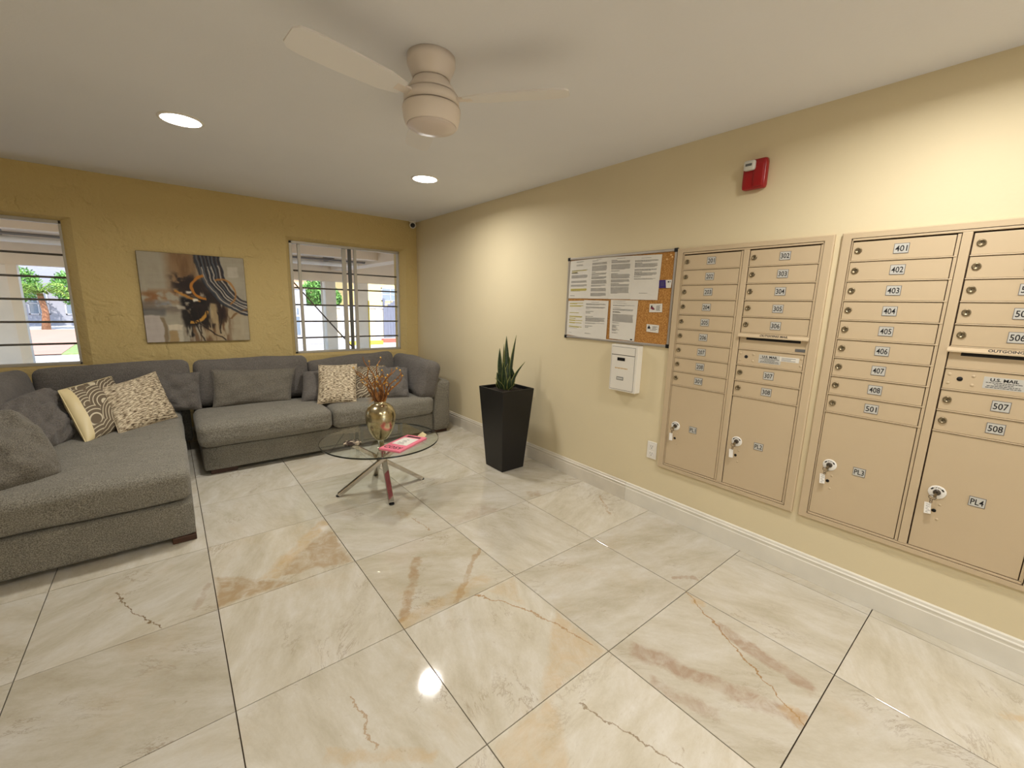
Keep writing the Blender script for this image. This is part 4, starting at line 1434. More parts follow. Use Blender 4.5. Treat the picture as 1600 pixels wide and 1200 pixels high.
# ------------------------------------------------------------------ sectional sofa
SEAT = 0.425
long_ = thing('sofa', 'long grey two-seat sofa with one right arm under the window', 'sofa', (-1.3, 3.85, 0), None)
MB().rbox((-1.39, 3.80, 0.137), (1.98, 0.94, 0.195), 0.018, 8).build('base', M_sofa, long_)
MB().rbox((-1.912, 3.60, 0.335), (0.975, 0.66, 0.195), 0.058, 14, crown=(0.004, 0.008, 0.016), wob=0.002, seed=1).build('seat_cushion', M_sofa, long_)
MB().rbox((-0.912, 3.60, 0.332), (1.010, 0.66, 0.190), 0.055, 14, crown=(0.0, 0.006, 0.014), wob=0.002, seed=2).build('seat_cushion', M_sofa, long_)
MB().rbox((-0.288, 3.855, 0.302), (0.205, 1.05, 0.545), 0.035, 10, crown=(0.004, 0.004, 0.006), wob=0.0015, seed=3).build('arm', M_sofa, long_)
MB().rbox((-1.39, 4.30, 0.37), (1.98, 0.18, 0.62), 0.035, 10).build('back_frame', M_sofa, long_)


def tilt(ax, deg):
    return Matrix.Rotation(math.radians(deg), 3, ax)


MB().rbox((-1.895, 4.085, 0.618), (0.925, 0.205, 0.41), 0.060, 14, crown=(0, 0.022, 0.006), M=tilt('X', -10), wob=0.004, seed=5).build('back_cushion', M_back, long_)
MB().rbox((-0.965, 4.085, 0.600), (0.91, 0.205, 0.39), 0.060, 14, crown=(0, 0.022, 0.006), M=tilt('X', -12) @ tilt('Y', -4), wob=0.006, seed=6).build('back_cushion', M_back, long_)
Mk = tilt('Z', -2) @ tilt('Y', 14)
MB().rbox((-0.425, 3.74, 0.590), (0.215, 0.88, 0.40), 0.070, 14, crown=(0.024, 0.01, 0.008), M=Mk, wob=0.005, seed=7).build('side_cushion', M_back, long_)
for x, y in ((-2.25, 3.42), (-0.30, 3.42), (-2.25, 4.28), (-0.30, 4.28)):
    MB().box(x - 0.09, y - 0.05, 0.0, x + 0.09, y + 0.05, 0.042).build('leg', M_wood, long_, bevel=0.004)

ch = thing('chaise_sofa', 'deep grey corner chaise sofa on the left, its end facing the viewer', 'sofa', (-3.0, 3.3, 0), None)
MB().rbox((-3.02, 3.345, 0.134), (1.085, 2.06, 0.205), 0.018, 8).build('base', M_sofa, ch)
MB().rbox((-2.955, 3.21, 0.330), (0.955, 1.80, 0.190), 0.058, 18, crown=(0.003, 0.004, 0.018), wob=0.0025, seed=11).build('seat_cushion', M_sofa, ch)
MB().rbox((-3.60, 3.345, 0.36), (0.20, 2.06, 0.64), 0.04, 10).build('side_frame', M_sofa, ch)
MB().rbox((-2.99, 4.29, 0.37), (1.16, 0.18, 0.62), 0.035, 10).build('back_frame', M_sofa, ch)
MB().rbox((-2.845, 4.08, 0.620), (0.93, 0.205, 0.415), 0.060, 14, crown=(0, 0.022, 0.006), M=tilt('X', -10) @ tilt('Y', -1.5), wob=0.004, seed=12).build('back_cushion', M_back, ch)
MB().rbox((-3.40, 3.62, 0.615), (0.205, 0.92, 0.41), 0.060, 14, crown=(0.022, 0, 0.006), M=tilt('Y', -10), wob=0.004, seed=13).build('back_cushion', M_back, ch)
MB().rbox((-3.40, 2.75, 0.610), (0.205, 0.80, 0.40), 0.060, 14, crown=(0.022, 0, 0.006), M=tilt('Y', -10), wob=0.004, seed=14).build('back_cushion', M_back, ch)
for x, y in ((-2.535, 2.37), (-3.5, 2.37), (-2.6, 4.28), (-3.5, 4.28)):
    MB().box(x - 0.055, y - 0.055, 0.0, x + 0.055, y + 0.055, 0.036).build('leg', M_wood, ch, bevel=0.004)


# ------------------------------------------------------------------ throw pillows
def pillow(label, BL, BR, TR, TL, t, m, seed, name='throw_pillow', fold=0.35, edge=None, group='throw pillows on the sofas', n=34, sag=0.03, rnd_=0.0):
    BL, BR, TR, TL = Vector(BL), Vector(BR), Vector(TR), Vector(TL)
    nrm = ((BR - BL).cross(TL - BL)).normalized()     # faces the room
    rr = random.Random(seed)
    ph = [rr.uniform(0, 6.28) for _ in range(8)]
    verts, faces, uvs = [], [], []

    def P(u, v, side):
        u0, v0 = u, v
        # corners pulled out, sides drawn in
        a, b = 2 * u - 1, 2 * v - 1
        if rnd_:
            k = 1 - rnd_ * 0.29 * (a * b) ** 2
            u, v = 0.5 + (u - 0.5) * k, 0.5 + (v - 0.5) * k
            a, b = 2 * u - 1, 2 * v - 1
        uu = 0.5 + 0.5 * a * (1 - sag * 1.6 * (1 - b * b))
        vv = 0.5 + 0.5 * b * (1 - sag * 1.6 * (1 - a * a))
        p = BL * (1 - uu) * (1 - vv) + BR * uu * (1 - vv) + TR * uu * vv + TL * (1 - uu) * vv
        a, b = 2 * u0 - 1, 2 * v0 - 1
        th = t * 0.5 * (max(0, (1 - abs(a) ** 3.0)) * max(0, (1 - abs(b) ** 3.0))) ** 0.55
        th *= 1 + 0.18 * (0.5 - v)
        wr = (math.sin(a * 7 + b * 4 + ph[0]) + math.sin(b * 9 - a * 5 + ph[1]) + math.sin(a * 15 + ph[2]) * math.cos(b * 6 + ph[3])) * 0.0035 * fold / 0.35
        if fold > 0.45:
            for q, (fa, fb) in enumerate(((3.2, 7.5), (-4.5, 5.5), (1.2, 9.5))):
                wr -= (1 - abs(math.sin(a * fa * 0.5 + b * fb * 0.5 + ph[4 + q]))) ** 7 * 0.016 * fold * max(0, math.sin(a * 2.3 + b * 1.7 + ph[q]) * 0.5 + 0.5)
        k = min(1, th / (t * 0.2))
        return p + nrm * side * (th + wr * k)
    for side in (1, -1):
        base = len(verts)
        for j in range(n + 1):
            for i in range(n + 1):
                # denser at the rim
                u = 0.5 - 0.5 * math.cos(math.pi * i / n); v = 0.5 - 0.5 * math.cos(math.pi * j / n)
                u = 0.5 * u + 0.5 * i / n; v = 0.5 * v + 0.5 * j / n
                verts.append(P(u, v, side)); uvs.append((u, v))
        for j in range(n):
            for i in range(n):
                q = [base + j * (n + 1) + i, base + j * (n + 1) + i + 1, base + (j + 1) * (n + 1) + i + 1, base + (j + 1) * (n + 1) + i]
                faces.append(tuple(q) if side > 0 else tuple(reversed(q)))
    cen = (BL + BR + TR + TL) / 4
    base_pt = Vector((cen.x, cen.y, min(BL.z, BR.z)))
    root = thing(name, label, 'pillow', base_pt, group)
    mb = MB().add(verts, faces, 0, True)
    if edge:
        for k in range(len(mb.f)):
            if k >= n * n or k % n < 6:
                mb.m[k] = 1
    o = mb.build('cover', [m] + ([edge] if edge else []), root)
    me = o.data
    bm = bmesh.new(); bm.from_mesh(me); 
    uvl = bm.loops.layers.uv.new('UVMap')
    for fc in bm.faces:
        for l in fc.loops:
            l[uvl].uv = uvs[l.vert.index]
    bmesh.ops.remove_doubles(bm, verts=bm.verts, dist=0.0006)
    bm.to_mesh(me); bm.free()
    # seam cord round the rim
    rim = []
    for k in range(24): rim.append(P(k / 24, 0, 0))
    for k in range(24): rim.append(P(1, k / 24, 0))
    for k in range(24): rim.append(P(1 - k / 24, 1, 0))
    for k in range(25): rim.append(P(0, 1 - k / 24, 0))
    MB().tube(rim, 0.0032, 6).build('seam', edge or m, root)
    return root


Z = SEAT + 0.006
pillow('plump grey throw pillow at the front of the chaise, cut by the frame edge', (-3.44, 2.38, Z - 0.02), (-2.97, 2.60, Z - 0.02), (-3.165, 2.96, 0.735), (-3.56, 2.80, 0.76), 0.21, M_pillow, 21, fold=1.0, rnd_=0.5, sag=0.0)
pillow('dark grey throw pillow between the front chaise pillow and the swirled one', (-3.23, 3.00, Z), (-3.035, 3.34, Z), (-3.15, 3.61, 0.765), (-3.34, 3.22, 0.715), 0.15, M_back, 22, fold=1.0, rnd_=0.35, sag=0.0)
pillow('brown throw pillow with cream swirl piping and a cream back on the chaise', (-2.975, 3.17, Z), (-2.76, 3.56, Z), (-2.87, 3.83, 0.765), (-3.10, 3.44, 0.745), 0.13, M_swirl, 23, edge=M_cream, sag=0.008, fold=0.12)
pillow('cream and brown tweed throw pillow leaning on the swirled pillow on the chaise', (-2.825, 3.29, Z), (-2.505, 3.66, Z), (-2.61, 3.88, 0.775), (-2.925, 3.58, 0.715), 0.12, M_tweed, 24)
pillow('low grey lumbar pillow at the chaise corner beside the tweed pillow', (-2.80, 3.92, Z), (-2.335, 3.86, Z), (-2.32, 3.985, 0.735), (-2.78, 4.04, 0.735), 0.13, M_back, 25, fold=0.6)
pillow('wide grey lumbar pillow alone in the middle of the long sofa', (-2.26, 3.84, Z), (-1.655, 3.80, Z), (-1.56, 3.975, 0.715), (-2.235, 3.985, 0.745), 0.12, M_pillow, 26, fold=0.3)
pillow('dark grey pillow mostly hidden behind the tweed pillow on the long sofa', (-1.595, 3.66, Z), (-1.22, 3.62, Z), (-1.10, 3.94, 0.68), (-1.50, 3.95, 0.675), 0.15, M_back, 27)
pillow('cream and brown tweed throw pillow on the long sofa behind the vase', (-1.49, 3.52, Z), (-1.165, 3.43, Z), (-1.05, 3.71, 0.755), (-1.39, 3.80, 0.755), 0.12, M_tweed, 28)
pillow('swirl patterned throw pillow behind the dried branches on the long sofa', (-1.16, 3.56, Z), (-0.80, 3.46, Z), (-0.72, 3.80, 0.71), (-1.05, 3.88, 0.70), 0.13, M_swirl, 29)
pillow('grey throw pillow at the right end of the long sofa against the side cushion', (-0.98, 3.44, Z), (-0.655, 3.36, Z), (-0.545, 3.62, 0.69), (-0.80, 3.78, 0.70), 0.16, M_back, 30, fold=0.7)

# ------------------------------------------------------------------ coffee table
TC, TZ, TR_ = Vector((-1.365, 2.335, 0)), 0.400, 0.415
ct = thing('coffee_table', 'round glass coffee table on crossed chrome legs', 'coffee table', TC)
g = MB()
g.lathe([(TR_ - 0.002, TZ - 0.011), (TR_, TZ - 0.009), (TR_, TZ - 0.002), (TR_ - 0.002, TZ)], TC, 96, cap=False, mat=1)
ringv = lambda z, r: [TC + Vector((r * math.cos(2 * math.pi * k / 96), r * math.sin(2 * math.pi * k / 96), z)) for k in range(96)]
g.add(ringv(TZ, TR_ - 0.002), [tuple(range(96))], 0)
g.add(ringv(TZ - 0.011, TR_ - 0.002), [tuple(reversed(range(96)))], 0)
g.build('tabletop', [M_glass, M_glass_edge], ct)
feet = [(-1.654, 2.425), (-1.423, 2.075), (-1.040, 2.322), (-1.285, 2.625)]
for k, (fx, fy) in enumerate(feet):
    d = Vector((fx, fy, 0)) - TC
    top = TC - Vector((d.x, d.y, 0)) * 0.62 + Vector((0, 0, TZ - 0.019))
    bot = Vector((fx, fy, 0.008))
    mid_off = Vector((-d.y, d.x, 0)).normalized() * 0.019
    ax = (top - bot)
    L = ax.length
    ax.normalize()
    side = Vector((-d.y, d.x, 0)).normalized()
    nn = ax.cross(side).normalized()
    lg = MB().obox((top + bot) / 2 + mid_off * 0.9, ax, side, nn, L / 2, 0.0200, 0.014)
    lo = lg.build('leg', M_chrome, ct, bevel=0.004)
    MB().lathe([(0.018, 0), (0.018, 0.008)], Vector((fx, fy, 0)) + mid_off * 0.9, 16).build('foot_pad', M_black, lo)
    MB().lathe([(0.022, TZ - 0.0195), (0.022, TZ - 0.0112)], Vector((top.x, top.y, 0)) + mid_off * 0.9, 20).build('glass_pad', M_chrome, lo)

VX, VY = -1.368, 2.318
vs = thing('vase', 'egg shaped silver gold mercury glass vase on the glass table', 'vase', (VX, VY, TZ))
prof = [(0.0, 0.001), (0.040, 0.001), (0.044, 0.006), (0.063, 0.030), (0.084, 0.070), (0.097, 0.110), (0.1045, 0.150), (0.1055, 0.180), (0.100, 0.210), (0.085, 0.238), (0.062, 0.258), (0.044, 0.264), (0.040, 0.272), (0.043, 0.281), (0.038, 0.282), (0.034, 0.272), (0.036, 0.262), (0.03, 0.22)]
MB().lathe(prof, (VX, VY, TZ), 48, cap=False).build('body', M_vase, vs)
rr = random.Random(12)
ba = thing('dried_branches', 'dried copper curly branches with golden berries standing in the vase', 'dried branches', (VX, VY, TZ + 0.27))
RT = Vector((0.778, -0.628, 0.0))
for k in range(14):
    spread = (k - 6.5) / 6.5
    h = 0.20 + 0.16 * rr.random() - 0.05 * abs(spread)
    out = spread * 0.15 + rr.uniform(-0.02, 0.02)
    dep = rr.uniform(-0.07, 0.07)
    tw = rr.uniform(0, 6.28)
    pts, rad = [], []
    fw = Vector((0.62, 0.77, 0))
    for q in range(13):
        t = q / 12
        wv = 0.026 * math.sin(t * 9 + tw) * t
        p = Vector((VX, VY, TZ + 0.235)) + RT * (out * t ** 1.15 * 1.0 + wv + spread * 0.010) + fw * (dep * t + 0.010 * math.cos(t * 7 + tw) * t) + Vector((0, 0, h * t * 1.12))
        pts.append(p)
        rad.append(0.0075 * (1 - 0.8 * t) + 0.0012)
    br = MB().tube(pts, rad, 6).build('branch', M_branch, ba)
    if k % 4 == 1:
        lf = MB()
        for q in range(3):
            c = pts[5 + q * 2]
            side = RT * (1 if q % 2 else -1)
            tip = c + side * 0.035 + Vector((0, 0, 0.035))
            w = fw * 0.008
            lf.add([c, c + side * 0.02 + Vector((0, 0, 0.012)) + w, tip, c + side * 0.016 + Vector((0, 0, 0.024)) - w, c + side * 0.018 + Vector((0, 0.004, 0.02))], [(0, 1, 4), (1, 2, 4), (2, 3, 4), (3, 0, 4)], 0, True)
        lf.build('leaf', M_leafgold, br)
    for q in range(2 if k % 2 else 3):
        t = 12 - q * 2 if k % 3 else 9 - q * 2
        c = pts[t] + RT * rr.uniform(-0.016, 0.016) + Vector((0, 0, rr.uniform(0.004, 0.016)))
        be = MB().lathe([(0, -0.0068), (0.0048, -0.0048), (0.0068, 0), (0.0048, 0.0048), (0, 0.0068)], c, 10, cap=False)
        be.tube([pts[t], c], 0.0008, 4)
        be.build('berry', M_gold, br)
lowk = MB()
for k in range(9):
    a = -0.6 + k * 0.35
    c = Vector((VX, VY, TZ + 0.285)) - RT * 0.045
    lowk.tube([c, c - RT * 0.05 * math.cos(a) + Vector((0, 0, 0.05 * math.sin(a)))], [0.002, 0.0006], 5)
lowk.build('spiky_flower', M_leafgold, ba)
MB().lathe([(0, -0.009), (0.007, -0.006), (0.0095, 0), (0.007, 0.006), (0, 0.009)], Vector((VX, VY, TZ + 0.335)) + RT * 0.055, 12, cap=False).build('seed_ball', M_gold, ba)

pk = thing('pink_parcel_sleeve', 'pink printed sleeve with a white label lying on the glass table', 'printed sleeve', (-1.30, 2.10, TZ))
ux = Vector((0.285, 0.165, 0)).normalized(); uy = Vector((-ux.y, ux.x, 0))
pc = Vector((-1.292, 2.105, TZ + 0.0095))
cv = MB().obox(pc, ux, uy, (0, 0, 1), 0.165, 0.085, 0.0085)
cv.build('sleeve', M_pink, pk, bevel=0.006)
tx = MB()
tc0 = pc - ux * 0.118 + Vector((0, 0, 0.0087))
tx.text('COSY', tc0, -uy, ux, 0.062, 0, width=0.135, lift=0.0005)
tx.obox(pc + ux * 0.125 + Vector((0, 0, 0.0088)), ux, uy, (0, 0, 1), 0.012, 0.055, 0.0003, 0)
tx.build('black_lettering', M_ink, pk)
lb = MB().obox(pc + ux * 0.02 + Vector((0, 0, 0.0092)), ux, uy, (0, 0, 1), 0.075, 0.060, 0.0005, 0)
for q in range(5):
    lb.obox(pc + ux * (-0.035 + 0.022 * q) + uy * (0.01 * (q % 2)) + Vector((0, 0, 0.0099)), ux, uy, (0, 0, 1), 0.0035, 0.026 - 0.004 * q, 0.0002, 1)
lb.build('paper_label', [M_paper, M_inkgrey], pk)
nf = thing('folded_receipt', 'crumpled cream paper scrap beside the pink sleeve on the table', 'paper', (-1.095, 2.205, TZ))
q = Vector((-1.105, 2.195, TZ + 0.001))
MB().add([q + Vector(p) for p in ((-0.045, -0.01, 0), (0.0, -0.035, 0.002), (0.035, -0.005, 0.012), (0.02, 0.03, 0.028), (-0.02, 0.03, 0.006), (0, 0, 0.016), (0.0, 0.0, 0.0005))],
         [(0, 1, 5), (1, 2, 5), (2, 3, 5), (3, 4, 5), (4, 0, 5), (1, 0, 6), (2, 1, 6), (3, 2, 6), (4, 3, 6), (0, 4, 6)]).build('scrap', mat('cream_paper', srgb(224, 206, 158), 0.8), nf)
co = thing('patterned_roundel', 'small dark brown and white patterned coaster on the left of the glass table', 'roundel', (-1.571, 2.333, TZ))  # flat disc with a mottled dark and pale print
cm = mat('roundel_print', srgb(206, 190, 164), 0.5, col2=srgb(40, 22, 16), vscale=46, var=0.3, vdetail=0)
cm.node_tree.nodes['Color Ramp'].color_ramp.elements[0].position = 0.56
cm.node_tree.nodes['Color Ramp'].color_ramp.elements[1].position = 0.64
MB().lathe([(0.058, 0.0005), (0.060, 0.003), (0.058, 0.007), (0.0, 0.007)], (-1.571, 2.333, TZ), 28, smooth=False).build('disc', cm, co)

# ------------------------------------------------------------------ planter
PX, PY = -0.322, 2.19
pt_ = thing('potted_snake_plant', 'snake plant in a tall tapered black square planter by the wall', 'potted plant', (PX, PY, 0))


def sq(h, z):
    return [(PX - h, PY - h, z), (PX + h, PY - h, z), (PX + h, PY + h, z), (PX - h, PY + h, z)]


v = sq(0.116, 0.001) + sq(0.1665, 0.70) + sq(0.154, 0.70) + sq(0.150, 0.62)
fs = [(3, 2, 1, 0), (15, 12, 13, 14)[::-1]]
for a in range(3):
    for k in range(4):
        fs.append((a * 4 + k, a * 4 + (k + 1) % 4, a * 4 + 4 + (k + 1) % 4, a * 4 + 4 + k))
MB().add(v, fs).build('planter_box', M_pot, pt_, bevel=0.004)
so_ = MB()
n = 14
sv = []
for j in range(n + 1):
    for i in range(n + 1):
        a, b = -1 + 2 * i / n, -1 + 2 * j / n
        sv.append((PX + a * 0.152, PY + b * 0.152, 0.664 + 0.012 * rr.random() + 0.012 * (1 - a * a) * (1 - b * b)))
so_.add(sv, [(j * (n + 1) + i, j * (n + 1) + i + 1, (j + 1) * (n + 1) + i + 1, (j + 1) * (n + 1) + i) for j in range(n) for i in range(n)], 0, True)
o = so_.build('soil', M_soil, pt_); o['kind'] = 'stuff'


def leaf_mat():
    m = bpy.data.materials.new('snake_plant_leaf')
    m.use_nodes = True
    nt = m.node_tree
    b = nt.nodes['Principled BSDF']
    b.inputs['Roughness'].default_value = 0.4
    uv = N(nt, 'ShaderNodeUVMap')
    sp = N(nt, 'ShaderNodeSeparateXYZ')
    nt.links.new(uv.outputs[0], sp.inputs[0])
    edge = math_node(nt, 'ABSOLUTE', math_node(nt, 'SUBTRACT', sp.outputs[0], 0.5))
    em = math_node(nt, 'MULTIPLY', math_node(nt, 'SUBTRACT', edge, 0.425), 30.0, clamp=True)
    nz = N(nt, 'ShaderNodeTexNoise')
    mp = N(nt, 'ShaderNodeMapping')
    mp.inputs['Scale'].default_value = (2.0, 16.0, 1)
    nt.links.new(uv.outputs[0], mp.inputs['Vector'])
    nt.links.new(mp.outputs[0], nz.inputs['Vector'])
    nz.inputs['Scale'].default_value = 1.5
    base = mix_col(nt, math_node(nt, 'MULTIPLY', math_node(nt, 'SUBTRACT', nz.outputs['Fac'], 0.35), 3.0, clamp=True), srgb(20, 36, 18), srgb(54, 76, 42))
    nt.links.new(mix_col(nt, em, base, srgb(158, 158, 88)), b.inputs['Base Color'])
    return m


M_leaf = leaf_mat()


def leaf(off, tip, w, twist, bow):
    """blade leaf: off = foot (r, d), tip = (r, d, z) with r to the viewer's right and d away from the viewer"""
    fw = Vector((0.62, 0.77, 0)); rt = Vector((0.778, -0.628, 0))
    p0 = Vector((PX, PY, 0.665)) + rt * off[0] + fw * off[1]
    p1 = Vector((PX, PY, 0.672)) + rt * tip[0] + fw * tip[1] + Vector((0, 0, tip[2]))
    verts, uvs = [], []
    n = 12
    for q in range(n + 1):
        t = q / n
        c = p0.lerp(p1, t) + rt * bow * math.sin(t * math.pi)
        ww = 1.45 * w * (0.55 + 0.9 * math.sin(min(1, t * 1.15 + 0.08) * math.pi * 0.62) - 0.45) * (1 - t ** 3.2) + 0.0006
        a = twist * 0.7 + t * 0.35 * (1 if twist > 0 else -1)
        s = rt * math.cos(a) + fw * math.sin(a)
        nn = (rt * -math.sin(a) + fw * math.cos(a)) * ww * 0.35
        for e, x in ((-1, 0.0), (0, 0.5), (1, 1.0)):
            verts.append(c + s * ww * e + nn * (abs(e))); uvs.append((x, t * tip[2] / 0.4))
        for e, x in ((1, 1.0), (0, 0.5), (-1, 0.0)):
            verts.append(c + s * ww * e * 0.98 + nn * (abs(e)) - nn.normalized() * 0.0022); uvs.append((x, t * tip[2] / 0.4))
    faces = []
    for q in range(n):
        for k in range(6):
            k2 = (k + 1) % 6
            faces.append((q * 6 + k, q * 6 + k2, q * 6 + 6 + k2, q * 6 + 6 + k))
    faces.append(tuple(range(6))[::-1]); faces.append(tuple(n * 6 + k for k in range(6)))
    o = MB().add(verts, faces, 0, True).build('leaf', M_leaf, pt_)
    ul = o.data.uv_layers.new(name='UVMap')
    for lp in o.data.loops:
        ul.data[lp.index].uv = uvs[lp.vertex_index]


for a in (((0.0, 0.0), (-0.010, 0.02, 0.455), 0.020, 0.2, 0.004), ((0.02, 0.02), (0.072, 0.03, 0.465), 0.016, 0.9, -0.004), ((-0.03, 0.0), (-0.062, 0.0, 0.355), 0.020, -0.3, -0.012),
          ((-0.015, 0.03), (-0.030, 0.05, 0.385), 0.013, 1.0, 0.0), ((0.035, -0.01), (0.150, -0.02, 0.250), 0.014, 0.7, -0.022), ((-0.02, -0.02), (-0.028, -0.04, 0.245), 0.019, -0.5, 0.0),
          ((-0.035, -0.01), (-0.082, -0.02, 0.155), 0.018, 0.5, 0.0), ((-0.02, -0.045), (-0.098, -0.05, 0.112), 0.010, -0.9, 0.02), ((0.0, -0.02), (0.008, -0.01, 0.230), 0.024, 0.1, 0.0),
          ((0.03, 0.01), (0.045, 0.02, 0.190), 0.024, -0.2, 0.004), ((-0.05, 0.02), (-0.078, 0.02, 0.085), 0.016, 0.4, -0.004), ((0.012, -0.045), (0.082, -0.04, 0.065), 0.008, 1.0, -0.006),
          ((0.0, 0.03), (0.020, 0.05, 0.28), 0.022, 0.3, 0.0), ((-0.01, -0.035), (-0.004, -0.05, 0.14), 0.012, -0.6, 0.0), ((0.025, -0.03), (0.030, -0.05, 0.13), 0.018, 0.5, 0.0)):
    leaf(*a)

# ------------------------------------------------------------------ outside: carport, garden and neighbouring houses
G = -0.4
M_conc = mat('pavement_concrete', srgb(205, 200, 198), 0.9, var=0.1, vscale=1.5, bump=0.1, bscale=60)
M_carp = mat('carport_paint', srgb(224, 206, 180), 0.8, var=0.08, vscale=2, bump=0.08, bscale=40)
M_colp = mat('column_paint', srgb(222, 210, 194), 0.8, var=0.08, vscale=3, bump=0.08, bscale=40)
M_lawn = mat('lawn_grass', srgb(148, 162, 104), 0.95, col2=srgb(118, 138, 78), vscale=9, var=0.2, bump=0.4, bscale=50)
M_path = mat('pink_path', srgb(186, 142, 124), 0.9, var=0.08, vscale=2)
M_yel = mat('curb_yellow', srgb(232, 206, 66), 0.8, var=0.1)
M_redp = mat('curb_red', srgb(196, 96, 80), 0.8, var=0.1)
M_yelwall = mat('house_yellow', srgb(240, 214, 142), 0.85, var=0.05)
M_peach = mat('house_peach', srgb(236, 190, 150), 0.85, var=0.05)
M_housew = mat('house_white', srgb(186, 184, 190), 0.85, var=0.05)
M_greyh = mat('house_grey', srgb(150, 150, 160), 0.85, var=0.08)
M_creamw = mat('garden_wall_cream', srgb(214, 200, 172), 0.85, var=0.05)
M_grey = mat('gate_grey', srgb(112, 114, 128), 0.7, var=0.15, vscale=6, vstretch=(6, 6, 1))
M_wpane = mat('house_pane', srgb(120, 132, 146), 0.1, spec=0.7)
M_bark = mat('palm_bark', srgb(176, 128, 96), 0.9, col2=srgb(120, 84, 60), vscale=12, var=0.3, vstretch=(1, 1, 6))
M_frond = mat('palm_frond', srgb(150, 176, 76), 0.6, col2=srgb(86, 124, 46), vscale=6, var=0.3)
M_green = mat('tree_leaf', srgb(120, 168, 78), 0.6, col2=srgb(62, 110, 44), vscale=4, var=0.4)
M_trunk = mat('tree_bark', srgb(112, 92, 74), 0.9, var=0.3)
M_pipew = mat('pipe_white', srgb(226, 220, 210), 0.6)
M_piped = mat('conduit_grey', srgb(112, 106, 100), 0.6)

o = MB().box(-26, YB + 0.2, G - 0.3, 26, 60, G).build('ground', M_conc); o['kind'] = 'structure'
o = MB().box(-14, YF - 16, G - 0.3, 12, YF - 0.2, -0.02).build('pavement', M_conc); o['kind'] = 'structure'
o = MB().box(-16, 17.3, G, -2.2, 27.0, G + 0.03).build('lawn', M_lawn); o['kind'] = 'structure'
pth = [(-14, 17.3), (-5.0, 17.3), (-5.15, 23.0), (-2.3, 23.0), (-2.3, 27.4), (-2.3, 29.5), (-14, 29.5)]
n = len(pth)
o = MB().add([(x, y, G + 0.04) for x, y in pth] + [(x, y, G) for x, y in pth],
             [tuple(range(n)), tuple(reversed(range(n, 2 * n)))] + [(k + n, (k + 1) % n + n, (k + 1) % n, k) for k in range(n)]).build('path', M_path); o['kind'] = 'structure'

cp = thing('carport', 'pale concrete carport with columns and ceiling pipes outside the windows', 'carport', (0, 8.5, G))
MB().box(-10, YB + 0.21, 2.52, 7, 12.6, 2.75).build('roof_slab', M_carp, cp)
MB().box(-10, 12.0, 1.90, 7, 12.3, 2.52).build('beam', M_carp, cp)
MB().box(-10, 8.6, 2.25, 7, 8.85, 2.52).build('beam', M_carp, cp)
MB().box(-10, 6.2, 2.30, 7, 6.4, 2.52).build('beam', M_carp, cp)
MB().box(1.15, 6.4, 2.2, 1.5, 12.0, 2.52).build('beam', M_carp, cp)
MB().box(-5.75, 6.4, 2.2, -5.45, 12.0, 2.52).build('beam', M_carp, cp)
MB().tube([(-9.9, 9.25, 2.235), (1.1, 9.25, 2.235)], 0.022, 8).build('conduit', M_piped, cp)
MB().tube([(-9.9, 9.75, 2.195), (1.1, 9.75, 2.195)], 0.05, 10).build('pipe', M_pipew, cp)
for x in (-7.2, -4.4, -1.6, 0.4):
    MB().box(x - 0.03, 9.20, 2.24, x + 0.03, 9.82, 2.52).build('pipe_hanger', M_piped, cp)
for x0, x1, m in ((0.987, 1.264, M_colp), (1.864, 2.186, M_colp), (-5.35, -4.68, M_colp)):
    c = MB().box(x0, 12.0, G, x1, 12.3, 1.90).build('column', m, cp, bevel=0.01)
    if x0 > 1.5:
        MB().box(x1 - 0.02, 11.985, G, x1 + 0.012, 12.02, 1.4).build('yellow_corner_guard', M_yel, c)
    if x0 < 0:
        MB().box(x1 - 0.12, 11.97, G, x1 + 0.02, 12.0, 1.9).build('corner_strip', M_carp, c)
MB().tube([(0.90, 12.05, G), (0.90, 12.05, 1.9)], 0.025, 8).build('downpipe', M_pipew, cp)

gw = thing('garden_wall', 'low cream garden wall beyond the carport columns', 'wall', (4.2, 20, G))
MB().box(2.9, 20.0, G, 5.93, 20.2, 1.05).build('wall_panel', M_creamw, gw)
MB().box(2.87, 19.96, 1.05, 5.93, 20.24, 1.15).build('coping', M_housew, gw)
for x in (3.9, 5.6):
    MB().box(x - 0.1, 19.95, G, x + 0.1, 20.25, 1.1).build('pier', M_housew, gw)

up = thing('utility_panel', 'white metal utility enclosure standing behind the carport columns', 'enclosure', (1.7, 16.05, G))
MB().box(1.33, 16.0, -0.27, 2.06, 16.5, 1.16).build('cabinet_body', M_housew, up, bevel=0.01)
MB().box(1.37, 15.985, -0.20, 1.70, 16.0, 1.10).build('door', M_housew, up, bevel=0.005)
MB().box(1.71, 15.985, -0.20, 2.02, 16.0, 1.10).build('door', M_housew, up, bevel=0.005)
MB().box(1.28, 15.95, G, 2.1, 16.55, -0.27).build('plinth', M_conc, up)

ub = thing('white_booth', 'narrow white booth with a dark slot at the left of the view', 'booth', (1.5, 18.1, G))
MB().box(1.25, 18.0, G, 1.90, 18.6, 1.80).build('booth_body', M_housew, ub, bevel=0.01)
MB().box(1.50, 17.985, 0.0, 1.62, 18.0, 0.72).build('slot', M_wpane, ub)
MB().box(1.53, 17.985, 0.80, 1.60, 18.0, 1.05).build('slot', M_wpane, ub)
MB().box(1.2, 17.95, 1.80, 1.95, 18.65, 1.86).build('roof', M_carp, ub)

